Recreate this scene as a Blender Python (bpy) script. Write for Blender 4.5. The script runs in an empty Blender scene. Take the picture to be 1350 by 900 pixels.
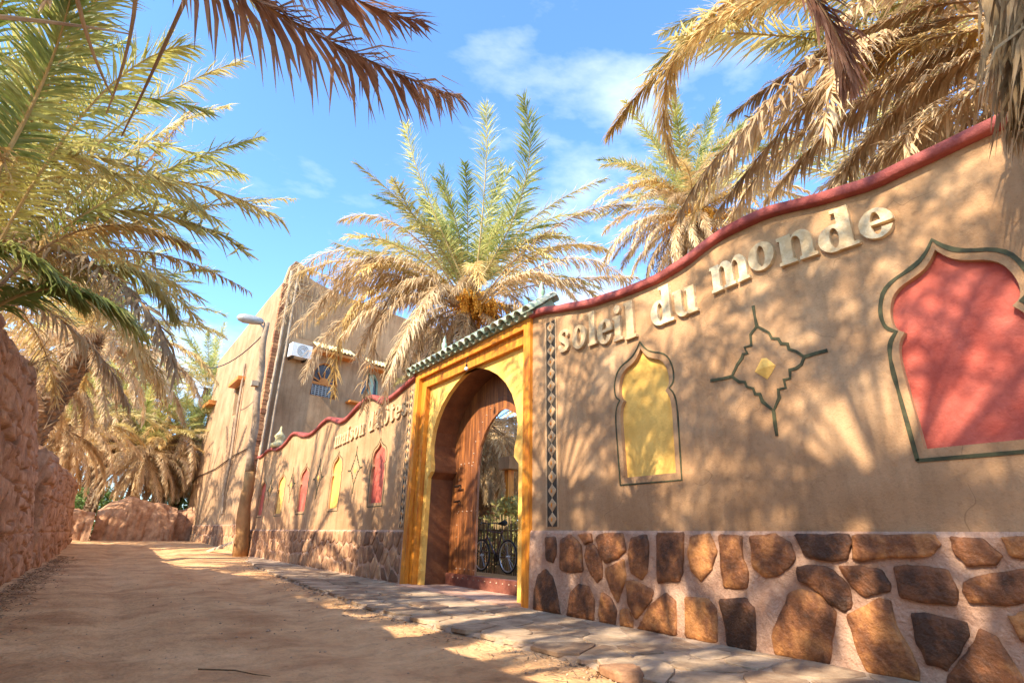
import bpy, math, random
import numpy as np
from mathutils import Vector, Matrix, noise
from mathutils.geometry import tessellate_polygon

S = bpy.context.scene
COL = S.collection
rng = random.Random(7)

# ------------------------------------------------------------------ camera
EYE = np.array([0.0, 0.0, 0.88])
FPX = 707.0
def _d(px, py):
    v = np.array([px-675.0, py-450.0, FPX]); return v/np.linalg.norm(v)
_Y = _d(140, 697); _U = _d(709, -1500); _U = _U-_U.dot(_Y)*_Y; _U /= np.linalg.norm(_U); _X = np.cross(_Y, _U)
ROT = np.stack([_X, _Y, _U])                      # camera (x right, y down, z fwd) -> world
cam = bpy.data.cameras.new('camera'); camo = bpy.data.objects.new('camera', cam); COL.objects.link(camo)
_r, _u, _b = ROT@np.array([1,0,0]), ROT@np.array([0,-1,0]), ROT@np.array([0,0,-1])
camo.matrix_world = Matrix([[_r[i], _u[i], _b[i], EYE[i]] for i in range(3)]+[[0,0,0,1]])
cam.sensor_width = 36; cam.lens = FPX/1350*36; cam.clip_start = 0.05; cam.clip_end = 2000
S.camera = camo
S.view_settings.view_transform = 'Standard'; S.view_settings.look = 'None'
S.view_settings.exposure = 1.26; S.view_settings.gamma = 1

def ray(px, py): return ROT@_d(px, py)
def onx(px, py, x): r = ray(px, py); return Vector(EYE+(x-EYE[0])/r[0]*r)
def onz(px, py, z): r = ray(px, py); return Vector(EYE+(z-EYE[2])/r[2]*r)
def at(px, py, dist): return Vector(EYE+dist*ray(px, py))
def onp(px, py, P, n):
    r = Vector(ray(px, py)); E_ = Vector(EYE); return E_+r*((Vector(P)-E_).dot(n)/r.dot(n))

# ------------------------------------------------------------------ world + sun
SUN = Vector((-0.75, -0.20, 0.62)).normalized()
el = math.asin(SUN.z); az = math.atan2(SUN.x, SUN.y)
W = bpy.data.worlds.new('World'); S.world = W; W.use_nodes = True
nt = W.node_tree; nt.nodes.clear()
def N(nt, t, **k):
    n = nt.nodes.new(t)
    for a, b in k.items(): setattr(n, a, b)
    return n
out = N(nt, 'ShaderNodeOutputWorld'); bg = N(nt, 'ShaderNodeBackground'); bg.inputs[1].default_value = 0.14
sky = N(nt, 'ShaderNodeTexSky', sky_type='NISHITA'); sky.sun_disc = False
sky.sun_elevation = el; sky.sun_rotation = az; sky.air_density = 1.0; sky.dust_density = 0.6; sky.ozone_density = 2.0
tc = N(nt, 'ShaderNodeTexCoord'); mp = N(nt, 'ShaderNodeMapping'); mp.inputs['Scale'].default_value = (1.0, 1.6, 3.2)
nz = N(nt, 'ShaderNodeTexNoise'); nz.inputs['Scale'].default_value = 2.1; nz.inputs['Detail'].default_value = 7; nz.inputs['Roughness'].default_value = .56
cr = N(nt, 'ShaderNodeValToRGB'); cr.color_ramp.elements[0].position = .50; cr.color_ramp.elements[1].position = .78
cr.color_ramp.elements[1].color = (.75,.75,.75,1)
gain = N(nt, 'ShaderNodeMix', data_type='RGBA', blend_type='MULTIPLY'); gain.inputs[0].default_value = 1
gain.inputs[7].default_value = (.98, 1.33, 1.6, 1)
mx = N(nt, 'ShaderNodeMix', data_type='RGBA'); mx.inputs[7].default_value = (5.2, 5.5, 5.8, 1)
L = nt.links.new
L(tc.outputs['Generated'], mp.inputs[0]); L(mp.outputs[0], nz.inputs[0]); L(nz.outputs[0], cr.inputs[0])
L(sky.outputs[0], gain.inputs[6]); L(cr.outputs[0], mx.inputs[0]); L(gain.outputs[2], mx.inputs[6]); L(mx.outputs[2], bg.inputs[0]); L(bg.outputs[0], out.inputs[0])
sd = bpy.data.lights.new('sun', 'SUN'); sd.energy = 5.0; sd.angle = math.radians(0.55); sd.color = (1.0, .87, .68)
so = bpy.data.objects.new('sun', sd); COL.objects.link(so)
so.rotation_euler = (-SUN).to_track_quat('-Z', 'Y').to_euler()

# ------------------------------------------------------------------ materials
def mat(name, c1, c2=None, scale=3.0, rough=.9, bump=0.0, bscale=30.0, c3=None, objvar=0.0, detail=6, metal=0.0, transl=0.0, stretch=None, spec=.3, lo=.35, hi=.65, bump2=None, streak=0, cracks=0):
    m = bpy.data.materials.new(name); m.use_nodes = True; t = m.node_tree; t.nodes.clear()
    o = N(t, 'ShaderNodeOutputMaterial'); p = N(t, 'ShaderNodeBsdfPrincipled')
    p.inputs['Roughness'].default_value = rough; p.inputs['Metallic'].default_value = metal
    p.inputs['Specular IOR Level'].default_value = spec
    l = t.links.new
    g = N(t, 'ShaderNodeNewGeometry'); co = g.outputs['Position']
    if stretch:
        q = N(t, 'ShaderNodeMapping'); q.inputs['Scale'].default_value = stretch; l(co, q.inputs[0]); co = q.outputs[0]
    n = N(t, 'ShaderNodeTexNoise'); n.inputs['Scale'].default_value = scale; n.inputs['Detail'].default_value = detail; n.inputs['Roughness'].default_value = .62
    l(co, n.inputs[0])
    r = N(t, 'ShaderNodeValToRGB'); e = r.color_ramp.elements
    e[0].position = lo; e[1].position = hi; e[0].color = (*c1, 1); e[1].color = (*(c2 or c1), 1)
    if c3: x = e.new((lo+hi)/2); x.color = (*c3, 1)
    fac = n.outputs[0]
    if objvar:
        oi = N(t, 'ShaderNodeObjectInfo'); a = N(t, 'ShaderNodeMath', operation='MULTIPLY_ADD'); a.inputs[1].default_value = objvar; a.inputs[2].default_value = -objvar/2
        b = N(t, 'ShaderNodeMath', operation='ADD'); l(oi.outputs['Random'], a.inputs[0]); l(a.outputs[0], b.inputs[0]); l(fac, b.inputs[1]); fac = b.outputs[0]
    l(fac, r.inputs[0]); colr = r.outputs[0]
    def mulby(src, lo_, hi_, dark):
        global _k
        rr_ = N(t, 'ShaderNodeMapRange'); rr_.inputs[1].default_value = lo_; rr_.inputs[2].default_value = hi_; rr_.inputs[3].default_value = dark; rr_.inputs[4].default_value = 1.0; l(src, rr_.inputs[0])
        mm = N(t, 'ShaderNodeMix', data_type='RGBA', blend_type='MULTIPLY'); mm.inputs[0].default_value = 1; l(colr, mm.inputs[6]); l(rr_.outputs[0], mm.inputs[7]); return mm.outputs[2]
    if streak:      # rain runs and stains, drawn out down the wall
        q2 = N(t, 'ShaderNodeMapping'); q2.inputs['Scale'].default_value = (5, 5, .55); l(g.outputs['Position'], q2.inputs[0])
        n4 = N(t, 'ShaderNodeTexNoise'); n4.inputs['Scale'].default_value = 1.3; n4.inputs['Detail'].default_value = 8; l(q2.outputs[0], n4.inputs[0]); colr = mulby(n4.outputs[0], .30, .52, 1-streak)
        n5 = N(t, 'ShaderNodeTexNoise'); n5.inputs['Scale'].default_value = 26; n5.inputs['Detail'].default_value = 10; n5.inputs['Roughness'].default_value = .8; l(g.outputs['Position'], n5.inputs[0]); colr = mulby(n5.outputs[0], .34, .5, 1-streak*.9)
    if cracks:
        n6 = N(t, 'ShaderNodeTexNoise'); n6.inputs['Scale'].default_value = 3; n6.inputs['Detail'].default_value = 1; l(g.outputs['Position'], n6.inputs[0])
        v1 = N(t, 'ShaderNodeVectorMath', operation='MULTIPLY_ADD'); v1.inputs[1].default_value = (.5,.5,.5); l(n6.outputs[1], v1.inputs[0]); l(g.outputs['Position'], v1.inputs[2])
        vo = N(t, 'ShaderNodeTexVoronoi', feature='DISTANCE_TO_EDGE'); vo.inputs['Scale'].default_value = 1.1; l(v1.outputs[0], vo.inputs[0])
        ms2 = N(t, 'ShaderNodeMath', operation='ADD'); l(vo.outputs['Distance'], ms2.inputs[0]); n7 = N(t, 'ShaderNodeTexNoise'); n7.inputs['Scale'].default_value = 1.7; l(g.outputs['Position'], n7.inputs[0])
        mr = N(t, 'ShaderNodeMapRange'); mr.inputs[1].default_value = .42; mr.inputs[2].default_value = .6; mr.inputs[3].default_value = 0; mr.inputs[4].default_value = .06; l(n7.outputs[0], mr.inputs[0]); l(mr.outputs[0], ms2.inputs[1])
        colr = mulby(ms2.outputs[0], .0, .0045, 1-cracks)
    l(colr, p.inputs['Base Color'])
    if bump:
        n2 = N(t, 'ShaderNodeTexNoise'); n2.inputs['Scale'].default_value = bscale; n2.inputs['Detail'].default_value = 8; n2.inputs['Roughness'].default_value = .6; l(co, n2.inputs[0])
        bp = N(t, 'ShaderNodeBump'); bp.inputs['Strength'].default_value = min(bump, 1); bp.inputs['Distance'].default_value = .02*max(1, bump)
        l(n2.outputs[0], bp.inputs['Height']); nrm = bp.outputs[0]
        if bump2:
            n3 = N(t, 'ShaderNodeTexNoise'); n3.inputs['Scale'].default_value = bump2; n3.inputs['Detail'].default_value = 3; l(co, n3.inputs[0])
            bq = N(t, 'ShaderNodeBump'); bq.inputs['Strength'].default_value = .6; bq.inputs['Distance'].default_value = .05; l(n3.outputs[0], bq.inputs['Height']); l(nrm, bq.inputs['Normal']); nrm = bq.outputs[0]
        l(nrm, p.inputs['Normal'])
    if transl:
        tr = N(t, 'ShaderNodeBsdfTranslucent'); l(r.outputs[0], tr.inputs[0]); ms = N(t, 'ShaderNodeMixShader'); ms.inputs[0].default_value = transl
        l(p.outputs[0], ms.inputs[1]); l(tr.outputs[0], ms.inputs[2]); l(ms.outputs[0], o.inputs[0])
    else: l(p.outputs[0], o.inputs[0])
    return m
M = {}
M['plaster'] = mat('plaster', (.34,.185,.085), (.55,.345,.185), 1.3, .92, .35, 60, c3=(.45,.26,.13), bump2=2.2, detail=12, lo=.28, hi=.72, streak=.24, cracks=.35)
M['plaster_b'] = mat('plaster_pale', (.31,.18,.092), (.46,.295,.165), .9, .92, .5, 30, bump2=1.5, detail=9, streak=.25)
M['mud'] = mat('mud', (.27,.14,.078), (.62,.37,.22), 3.2, .97, 1.0, 30, c3=(.46,.25,.14), detail=12, bump2=4, streak=.25, lo=.33, hi=.7)
M['dirt'] = mat('dirt', (.42,.205,.085), (.80,.50,.255), 1.1, .97, .8, 28, c3=(.64,.37,.175), detail=14, bump2=7, streak=.2, lo=.3, hi=.72)
M['mortar'] = mat('mortar', (.42,.235,.15), (.60,.38,.26), 4, .9, .9, 40, bump2=8, streak=.2)
M['stone'] = mat('wall_stone', (.07,.03,.014), (.56,.24,.075), 6, .55, 1.0, 30, c3=(.23,.085,.03), objvar=.32, detail=9, spec=.4, lo=.33, hi=.72)
M['stone_far'] = mat('wall_stone_pinkish', (.19,.095,.05), (.52,.30,.155), 5.5, .7, .7, 26, c3=(.36,.19,.10), objvar=.35, detail=8, lo=.33, hi=.7)
M['flag'] = mat('flagstone', (.26,.165,.10), (.50,.36,.235), 3.5, .85, .6, 35, c3=(.38,.265,.165), objvar=.3, detail=12, streak=.2)
M['red_cap'] = mat('red_cap_paint', (.22,.042,.034), (.40,.10,.08), 2.5, .75, .5, 40, streak=.25)
M['red'] = mat('red_niche_paint', (.46,.08,.05), (.62,.15,.10), 3, .8, .4, 40, streak=.14)
M['yellow'] = mat('yellow_paint', (.80,.44,.09), (.92,.56,.14), 2.0, .7, .35, 35, streak=.12)
M['orange'] = mat('orange_wood', (.50,.13,.008), (.86,.32,.025), 3, .5, .4, 30, c3=(.66,.24,.02), stretch=(5,5,.6), spec=.4)
M['brown'] = mat('brown_lime_plaster', (.105,.036,.014), (.23,.085,.03), 2.6, .5, .35, 25, c3=(.16,.056,.021), spec=.45, detail=8)
M['door'] = mat('door_wood', (.14,.042,.012), (.40,.14,.035), 3, .42, .4, 30, c3=(.2,.07,.024), stretch=(6,6,.5), spec=.5)
M['sill'] = mat('red_brown_wood', (.13,.04,.028), (.24,.085,.055), 5, .5, .4, 30)
M['iron'] = mat('dark_iron', (.03,.022,.018), (.07,.05,.04), 20, .45, metal=.6)
M['stud'] = mat('stud_metal', (.17,.11,.08), (.30,.2,.14), 20, .5, metal=.4)
M['line'] = mat('dark_green_line_paint', (.035,.034,.016), (.10,.095,.04), 9, .7)
M['black'] = mat('dark_recess_paint', (.045,.033,.022), (.09,.07,.048), 8, .85)
M['letter'] = mat('letter_plaster', (.55,.38,.20), (.76,.60,.37), 7, .8, .5, 35, objvar=.2)
M['letter_b'] = mat('letter_plaster_tan', (.46,.31,.16), (.60,.43,.25), 7, .85, .5, 35)
M['diamond'] = mat('diamond_plaster', (.44,.27,.14), (.58,.38,.21), 12, .85, .3, 40)
M['tile'] = mat('green_glazed_tile', (.20,.27,.19), (.50,.54,.42), 9, .45, .3, 30, objvar=.3, spec=.5)
M['finial'] = mat('green_glazed_finial', (.24,.38,.26), (.40,.54,.40), 9, .35, spec=.5)
M['tile_y'] = mat('cream_tile', (.50,.42,.20), (.66,.58,.33), 9, .6, objvar=.2)
M['green'] = mat('palm_green', (.20,.25,.055), (.62,.58,.18), 2.2, .45, transl=.45, objvar=.35, spec=.5)
M['olive'] = mat('palm_olive', (.32,.29,.09), (.72,.60,.25), 2.2, .5, transl=.42, objvar=.35, spec=.45)
M['dry'] = mat('palm_dry', (.38,.26,.14), (.78,.60,.36), 2.4, .7, transl=.38, objvar=.4)
M['gold'] = mat('palm_golden', (.46,.29,.09), (.80,.60,.27), 2.4, .65, transl=.4, objvar=.3)
M['brownleaf'] = mat('palm_brown', (.24,.11,.065), (.50,.29,.17), 2.4, .6, transl=.35, objvar=.3)
M['rachis'] = mat('rachis', (.32,.24,.09), (.52,.40,.18), 3, .6, objvar=.3)
M['rachis_d'] = mat('rachis_dry', (.24,.14,.07), (.48,.32,.16), 3, .8, objvar=.3)
M['trunk'] = mat('palm_trunk', (.10,.06,.035), (.30,.19,.11), 6, .95, .9, 30, objvar=.2)
M['date'] = mat('date_orange', (.62,.27,.03), (.85,.50,.08), 14, .5)
M['date_r'] = mat('date_red', (.22,.05,.03), (.42,.13,.05), 14, .45)
M['bush'] = mat('bush_leaf', (.10,.17,.04), (.32,.40,.13), 3, .6, transl=.35, objvar=.3)
M['pole'] = mat('pole_plaster', (.22,.11,.04), (.46,.25,.10), 2.2, .85, .6, 20, stretch=(1,1,.5))
M['pole_g'] = mat('pole_grey', (.20,.14,.09), (.38,.28,.19), 3, .85, .5, 20)
M['white'] = mat('white_metal', (.70,.70,.68), (.8,.8,.78), 8, .5)
M['grey'] = mat('grey_metal', (.33,.33,.32), (.45,.44,.42), 8, .5, metal=.3)
M['glass'] = mat('dark_glass', (.03,.032,.045), (.07,.07,.09), 6, .08, spec=.7)
M['woodframe'] = mat('orange_window_frame', (.45,.16,.03), (.6,.24,.06), 6, .5)
M['greenframe'] = mat('pale_green_frame', (.28,.42,.32), (.38,.5,.4), 6, .6)
M['brick'] = mat('quoin_brick', (.24,.10,.05), (.46,.22,.10), 4, .9, .9, 20, objvar=.5)
M['plank'] = mat('grey_wood', (.34,.25,.17), (.50,.40,.29), 4, .9, .5, 30)
M['reed'] = mat('reed', (.12,.075,.035), (.30,.20,.10), 8, .9, objvar=.4)
M['rubber'] = mat('tyre', (.02,.02,.02), (.04,.04,.04), 20, .8)
M['rim'] = mat('rim_metal', (.5,.5,.52), (.65,.65,.66), 20, .3, metal=.8)
M['frame_paint'] = mat('bicycle_paint', (.05,.025,.025), (.09,.04,.04), 20, .3, spec=.6)
M['floor_tile'] = mat('threshold_tile', (.42,.24,.16), (.56,.36,.26), 5, .7, .3, 30, objvar=.3)
M['pebble'] = mat('pebble', (.20,.12,.07), (.58,.40,.26), 16, .95)
M['litter'] = mat('dry_litter', (.13,.07,.035), (.40,.25,.13), 8, .95, objvar=.2)

# ------------------------------------------------------------------ mesh helpers
class MB:
    def __init__(s): s.v = []; s.f = []; s.m = []
    def add(s, vs, fs, mi=0):
        b = len(s.v); s.v += [tuple(v) for v in vs]; s.f += [tuple(b+i for i in f) for f in fs]; s.m += [mi]*len(fs)
    def box(s, x0, x1, y0, y1, z0, z1, mi=0):
        s.add([(x0,y0,z0),(x1,y0,z0),(x1,y1,z0),(x0,y1,z0),(x0,y0,z1),(x1,y0,z1),(x1,y1,z1),(x0,y1,z1)],
              [(0,3,2,1),(4,5,6,7),(0,1,5,4),(1,2,6,5),(2,3,7,6),(3,0,4,7)], mi)
    def tube(s, pts, rads, n=8, cap=True, mi=0):
        pts = [Vector(p) for p in pts]
        if not hasattr(rads, '__len__'): rads = [rads]*len(pts)
        b = []; up = None
        for i, p in enumerate(pts):
            T = (pts[min(i+1, len(pts)-1)]-pts[max(i-1, 0)]).normalized()
            if up is None: up = Vector((0,0,1)) if abs(T.z) < .9 else Vector((1,0,0))
            A = T.cross(up).normalized(); B = A.cross(T).normalized(); up = B
            b += [p+(A*math.cos(2*math.pi*k/n)+B*math.sin(2*math.pi*k/n))*rads[i] for k in range(n)]
        fs = [(i*n+k, i*n+(k+1)%n, (i+1)*n+(k+1)%n, (i+1)*n+k) for i in range(len(pts)-1) for k in range(n)]
        if cap: fs += [tuple(range(n))[::-1], tuple((len(pts)-1)*n+k for k in range(n))]
        s.add(b, fs, mi)
    def lathe(s, c, prof, n=14, mi=0):
        c = Vector(c); vs = [c+Vector((r*math.cos(2*math.pi*k/n), r*math.sin(2*math.pi*k/n), z)) for r, z in prof for k in range(n)]
        fs = [(i*n+k, i*n+(k+1)%n, (i+1)*n+(k+1)%n, (i+1)*n+k) for i in range(len(prof)-1) for k in range(n)]
        s.add(vs, fs+[tuple(range(n))[::-1], tuple((len(prof)-1)*n+k for k in range(n))], mi)
    def sphere(s, c, r, n=8, mi=0):
        s.lathe(c, [(max(.001, r*math.sin(math.pi*i/n)), -r*math.cos(math.pi*i/n)) for i in range(n+1)], n, mi)
    def build(s, name, mats, parent=None, smooth=False, noff=None):
        off = noff if noff is not None else worldloc(parent)
        me = bpy.data.meshes.new(name)
        if off.length > 0: vs = [(v[0]-off.x, v[1]-off.y, v[2]-off.z) for v in s.v]
        else: vs = s.v
        me.from_pydata(vs, [], s.f)
        mats = mats if isinstance(mats, (list, tuple)) else [mats]
        for m in mats: me.materials.append(m)
        if len(mats) > 1: me.polygons.foreach_set('material_index', s.m)
        if smooth: me.polygons.foreach_set('use_smooth', [True]*len(me.polygons))
        me.update()
        o = bpy.data.objects.new(name, me); COL.objects.link(o)
        if parent: o.parent = parent
        return o
def worldloc(o):
    v = Vector((0,0,0))
    while o is not None: v = v+o.location; o = o.parent
    return v
def tag(o, label=None, cat=None, group=None, kind=None):
    if label: o['label'] = label
    if cat: o['category'] = cat
    if group: o['group'] = group
    if kind: o['kind'] = kind
    elif cat: o['kind'] = 'thing'
    return o
def thing(name, label, cat, loc=(0,0,0), group=None):
    o = bpy.data.objects.new(name, None); o.empty_display_size = .2; COL.objects.link(o); o.location = loc
    return tag(o, label, cat, group)
def inst(o, name, parent, loc, rot=(0,0,0), sc=1.0, first=None):
    c = o.copy(); COL.objects.link(c); c.name = name; c.parent = parent; c.location = loc; c.rotation_euler = rot
    c.scale = (sc, sc, sc) if not hasattr(sc, '__len__') else sc
    return c
def fbm(p, s, o=4): return noise.fractal(Vector(p)*s, 1.0, 2.0, o)
def inside(p, poly):
    c = False; n = len(poly)
    for i in range(n):
        a, b = poly[i], poly[i-1]
        if (a[1] > p[1]) != (b[1] > p[1]) and p[0] < (b[0]-a[0])*(p[1]-a[1])/(b[1]-a[1])+a[0]: c = not c
    return c
def slab(mb, loops, x0, x1, mi=0, back=True):
    """outline(s) in (y, z) extruded from x0 to x1; first loop outer, others holes"""
    fl = [(p[0], p[1]) for L_ in loops for p in L_]; n = len(fl)
    tri = tessellate_polygon([[Vector((p[0], p[1], 0)) for p in L_] for L_ in loops])
    vs = [(x0, a, b) for a, b in fl]+[(x1, a, b) for a, b in fl]
    fs = [tuple(t) for t in tri]+([tuple(i+n for i in t[::-1]) for t in tri] if back else [])
    k = 0
    for L_ in loops:
        m = len(L_)
        fs += [(k+i, k+(i+1) % m, n+k+(i+1) % m, n+k+i) for i in range(m)]; k += m
    mb.add(vs, fs, mi)
def chaikin(P, it=1):
    for _ in range(it):
        Q = []
        for i in range(len(P)):
            a, b = P[i], P[(i+1) % len(P)]
            Q += [(a[0]*.75+b[0]*.25, a[1]*.75+b[1]*.25), (a[0]*.25+b[0]*.75, a[1]*.25+b[1]*.75)]
        P = Q
    return P
def offset(P, d):
    """grow a closed (y,z) outline by d along its normals"""
    n = len(P); A = sum(P[i][0]*P[(i+1) % n][1]-P[(i+1) % n][0]*P[i][1] for i in range(n)); sg = 1 if A > 0 else -1
    out_ = []
    for i in range(n):
        a, b, c = Vector(P[i-1]), Vector(P[i]), Vector(P[(i+1) % n])
        e1 = (b-a).normalized(); e2 = (c-b).normalized()
        n1 = Vector((e1.y, -e1.x))*sg; n2 = Vector((e2.y, -e2.x))*sg; m_ = (n1+n2)
        if m_.length < .3: m_ = n1
        m_ = m_.normalized(); k = min(2.2, 1/max(.35, m_.dot(n1))); q = b+m_*d*k; out_.append((q.x, q.y))
    return out_
def ribbon(mb, P, w, x0, x1, closed=False, mi=0, jit=0):
    """flat raised stripe following a (y,z) polyline"""
    n = len(P); Lf = []; Rt = []
    for i in range(n):
        a = Vector(P[i-1]) if (i > 0 or closed) else None; b = Vector(P[i]); c = Vector(P[(i+1) % n]) if (i < n-1 or closed) else None
        e = ((c-b).normalized() if c is not None else Vector((0,0)))+((b-a).normalized() if a is not None else Vector((0,0)))
        if e.length < .1: e = (c-b) if c is not None else (b-a)
        e = e.normalized(); nn = Vector((e.y, -e.x)); ww = w*(1+jit*noise.noise(Vector((b.x*9, b.y*9, 3))))
        Lf.append(b+nn*ww/2); Rt.append(b-nn*ww/2)
    vs = []
    for p in range(n):
        for q, x in ((Lf[p], x1), (Lf[p], x0), (Rt[p], x0), (Rt[p], x1)): vs.append((x, q.x, q.y))
    fs = []
    for i in range(n if closed else n-1):
        j = (i+1) % n
        for k in range(3): fs.append((i*4+k, i*4+k+1, j*4+k+1, j*4+k))
    if not closed: fs += [(0,1,2,3), tuple((n-1)*4+k for k in (3,2,1,0))]
    mb.add(vs, fs, mi)
def clip(poly, a, b, c):      # keep a*x+b*y<=c
    out_ = []
    for i in range(len(poly)):
        p, q = poly[i-1], poly[i]; dp_, dq = a*p[0]+b*p[1]-c, a*q[0]+b*q[1]-c
        if (dp_ < 0) != (dq < 0):
            t = dp_/(dp_-dq); out_.append((p[0]+t*(q[0]-p[0]), p[1]+t*(q[1]-p[1])))
        if dq <= 0: out_.append(q)
    return out_
def voronoi(sites, bounds, gap, sx=1.0):
    x0, x1, y0, y1 = bounds; cells = []
    for i, s in enumerate(sites):
        poly = [(x0,y0),(x1,y0),(x1,y1),(x0,y1)]
        near = sorted((j for j in range(len(sites)) if j != i), key=lambda j: (sites[j][0]-s[0])**2+(sites[j][1]-s[1])**2)[:18]
        for j in near:
            t = sites[j]; dx, dy = t[0]-s[0], t[1]-s[1]; Ln = math.hypot(dx, dy)
            poly = clip(poly, dx/Ln, dy/Ln, ((s[0]+t[0])/2*dx+(s[1]+t[1])/2*dy)/Ln-gap/2)
            if len(poly) < 3: break
        if len(poly) >= 3: cells.append(poly)
    return cells
def dome_stone(mb, P, base, h, axis, rr):
    """rounded stone: outline P on a wall (axis 'x', facing -x) or on the ground (axis 'z')"""
    P = [q for i in range(len(P)) for q in (P[i], ((P[i][0]+P[(i+1) % len(P)][0])/2, (P[i][1]+P[(i+1) % len(P)][1])/2))]; P = chaikin(P, 1); P = [(a+.007*noise.noise(Vector((a*22, b*22, 3))), b+.007*noise.noise(Vector((a*22, b*22, 8)))) for a, b in P]; n = len(P); cx = sum(p[0] for p in P)/n; cy = sum(p[1] for p in P)/n
    rings = []
    sd_ = rr.uniform(0, 50); ta, tb = rr.uniform(-.12, .12), rr.uniform(-.12, .12)
    for s_, hh in ((1, -.02), (1.0, h*.5), (.95, h*.85), (.72, h), (.4, h)):
        rings.append([(cx+(p[0]-cx)*s_, cy+(p[1]-cy)*s_, hh+((.34*h*noise.noise(Vector((p[0]*s_*11, p[1]*s_*11, sd_)))+ta*(p[0]-cx)*s_*.3+tb*(p[1]-cy)*s_*.3) if s_ < .99 else 0)) for p in P])
    def tr(a, b, hh): return (base-hh, a, b) if axis == 'x' else (a, b, base+hh)
    vs = [tr(*q) for r in rings for q in r]+[tr(cx, cy, h*1.0)]
    fs = [(i*n+k, i*n+(k+1) % n, (i+1)*n+(k+1) % n, (i+1)*n+k) for i in range(4) for k in range(n)]
    fs += [(4*n+k, 4*n+(k+1) % n, 5*n) for k in range(n)]
    mb.add(vs, fs)
def interp(T, y):
    if y <= T[0][0]: return T[0][1]
    for (a, za), (b, zb) in zip(T, T[1:]):
        if y <= b:
            t = (y-a)/(b-a); return za+(zb-za)*(t*t*(3-2*t) if SMOOTH else t)
    return T[-1][1]
SMOOTH = True

# ------------------------------------------------------------------ ground (structure)
def sstep(a, b, t): t = max(0, min(1, (t-a)/(b-a))); return t*t*(3-2*t)
def gz(x, y):
    z = .33*sstep(21, 34, y)
    if -1.3 < x < 3.2 and -3 < y < 34:
        e = 1-sstep(2.5, 3.2, x)
        z += e*(.035*noise.noise(Vector((x*1.1, y*.5, 1)))+.016*noise.noise(Vector((x*4, y*2.2, 5)))+.007*noise.noise(Vector((x*14, y*10, 9)))+.004*noise.noise(Vector((x*34, y*30, 2))))
        z += e*.035*math.exp(-((y-3.35-.25*x)/.12)**2)*max(0, noise.noise(Vector((x*2.5, y, 4)))+.25)
        z += e*.012*noise.noise(Vector((x*2.3, y*2.1, 12)))+e*.010*max(0, noise.noise(Vector((x*7, y*6, 20)))-.1)
        z -= .03*e*math.exp(-((x-.25)/.22)**2)+.025*e*math.exp(-((x-1.9)/.25)**2)     # wheel ruts
        z += .05*math.exp(-((x+1.15)/.3)**2)
    return z
def grid(xs, ys, fz, mb):
    b = len(mb.v); nx = len(xs)
    mb.v += [(x, y, fz(x, y)) for y in ys for x in xs]
    mb.f += [(b+j*nx+i, b+j*nx+i+1, b+(j+1)*nx+i+1, b+(j+1)*nx+i) for j in range(len(ys)-1) for i in range(nx-1)]; mb.m += [0]*((len(ys)-1)*(nx-1))
mb = MB()
xs = [-400,-120,-40,-15,-6,-3,-2]+[-1.5+i*.045 for i in range(108)]+[3.5,4,4.6,6,9,14,25,60,150,400]
ys = [-300,-80,-25,-8]; y = -3.0
while y < 40: ys.append(y); y += .05 if 1.5 < y < 8 else (.1 if y < 14 else .3)
ys += [42, 48, 60, 90, 150, 400]
grid(xs, ys, gz, mb)
ground = tag(mb.build('dirt_lane', M['dirt'], smooth=True), kind='structure')

# pavement: compacted bed with flagstones laid on it
EDGE = [(-6, 2.75), (0, 3.0), (2.94, 3.02), (3.23, 3.06), (3.75, 3.06), (4.53, 3.0), (5.29, 2.92), (6.75, 2.83), (9, 2.95), (11.8, 3.1), (15, 3.3), (19, 3.75), (22, 4.3)]
def edge(y): return interp(EDGE, y)
mb = MB(); n = 140; top = []; bot = []
for i in range(n+1):
    y = -6+28*i/n; x = edge(y)+.05*noise.noise(Vector((y*1.7, 0, 0)))
    top += [(x-.07, y, -.02), (x, y, .028), (4.55, y, .045)]
mb.add(top, [f for i in range(n) for f in ((i*3, i*3+1, i*3+4, i*3+3), (i*3+1, i*3+2, i*3+5, i*3+4))])
pave = tag(mb.build('pavement', mat('pavement_bed', (.30,.20,.13), (.44,.32,.22), 3, .95, .9, 30, detail=10)), kind='structure')
rr = random.Random(11); sites = []
y = -1.0
while y < 17:
    row = 3 if y < 13 else 2
    for k in range(row+1):
        x = edge(y)+.12+(4.38-edge(y))*(k+.5*(rr.random()))/(row+.35)
        sites.append((x+rr.uniform(-.08,.08), y+rr.uniform(-.17,.17)))
    y += .40
sites = [s for s in sites if s[0] < 4.45]
for P in voronoi(sites, (2.8, 4.44, -1.2, 17.2), .022):
    cx = sum(p[0] for p in P)/len(P); cy = sum(p[1] for p in P)/len(P)
    P = [(max(p[0], edge(p[1])-.04+.06*noise.noise(Vector((p[1]*3, 1, 0)))), p[1]) for p in P]
    if 5.95 < cy < 9.5 and cx > 4.2: continue
    if len(P) < 3 or max(p[0] for p in P)-min(p[0] for p in P) < .12: continue
    P = chaikin([(a+.02*noise.noise(Vector((a*9,b*9,1))), b+.02*noise.noise(Vector((a*9,b*9,7)))) for a, b in P], 1); h = .006+rr.random()*.012; n = len(P); tx, ty = rr.uniform(-.02,.02), rr.uniform(-.02,.02)
    m_ = MB(); vs = []
    for s_, hh in ((1, -.02), (1, h*.7), (.95, h)):
        vs += [(cx+(p[0]-cx)*s_, cy+(p[1]-cy)*s_, .035+hh+((p[0]-cx)*tx+(p[1]-cy)*ty if hh > 0 else 0)) for p in P]
    m_.add(vs, [(i*n+k, i*n+(k+1) % n, (i+1)*n+(k+1) % n, (i+1)*n+k) for i in range(2) for k in range(n)]+[tuple(2*n+k for k in range(n))])
    m_.build('flagstone', M['flag'], pave)

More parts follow.
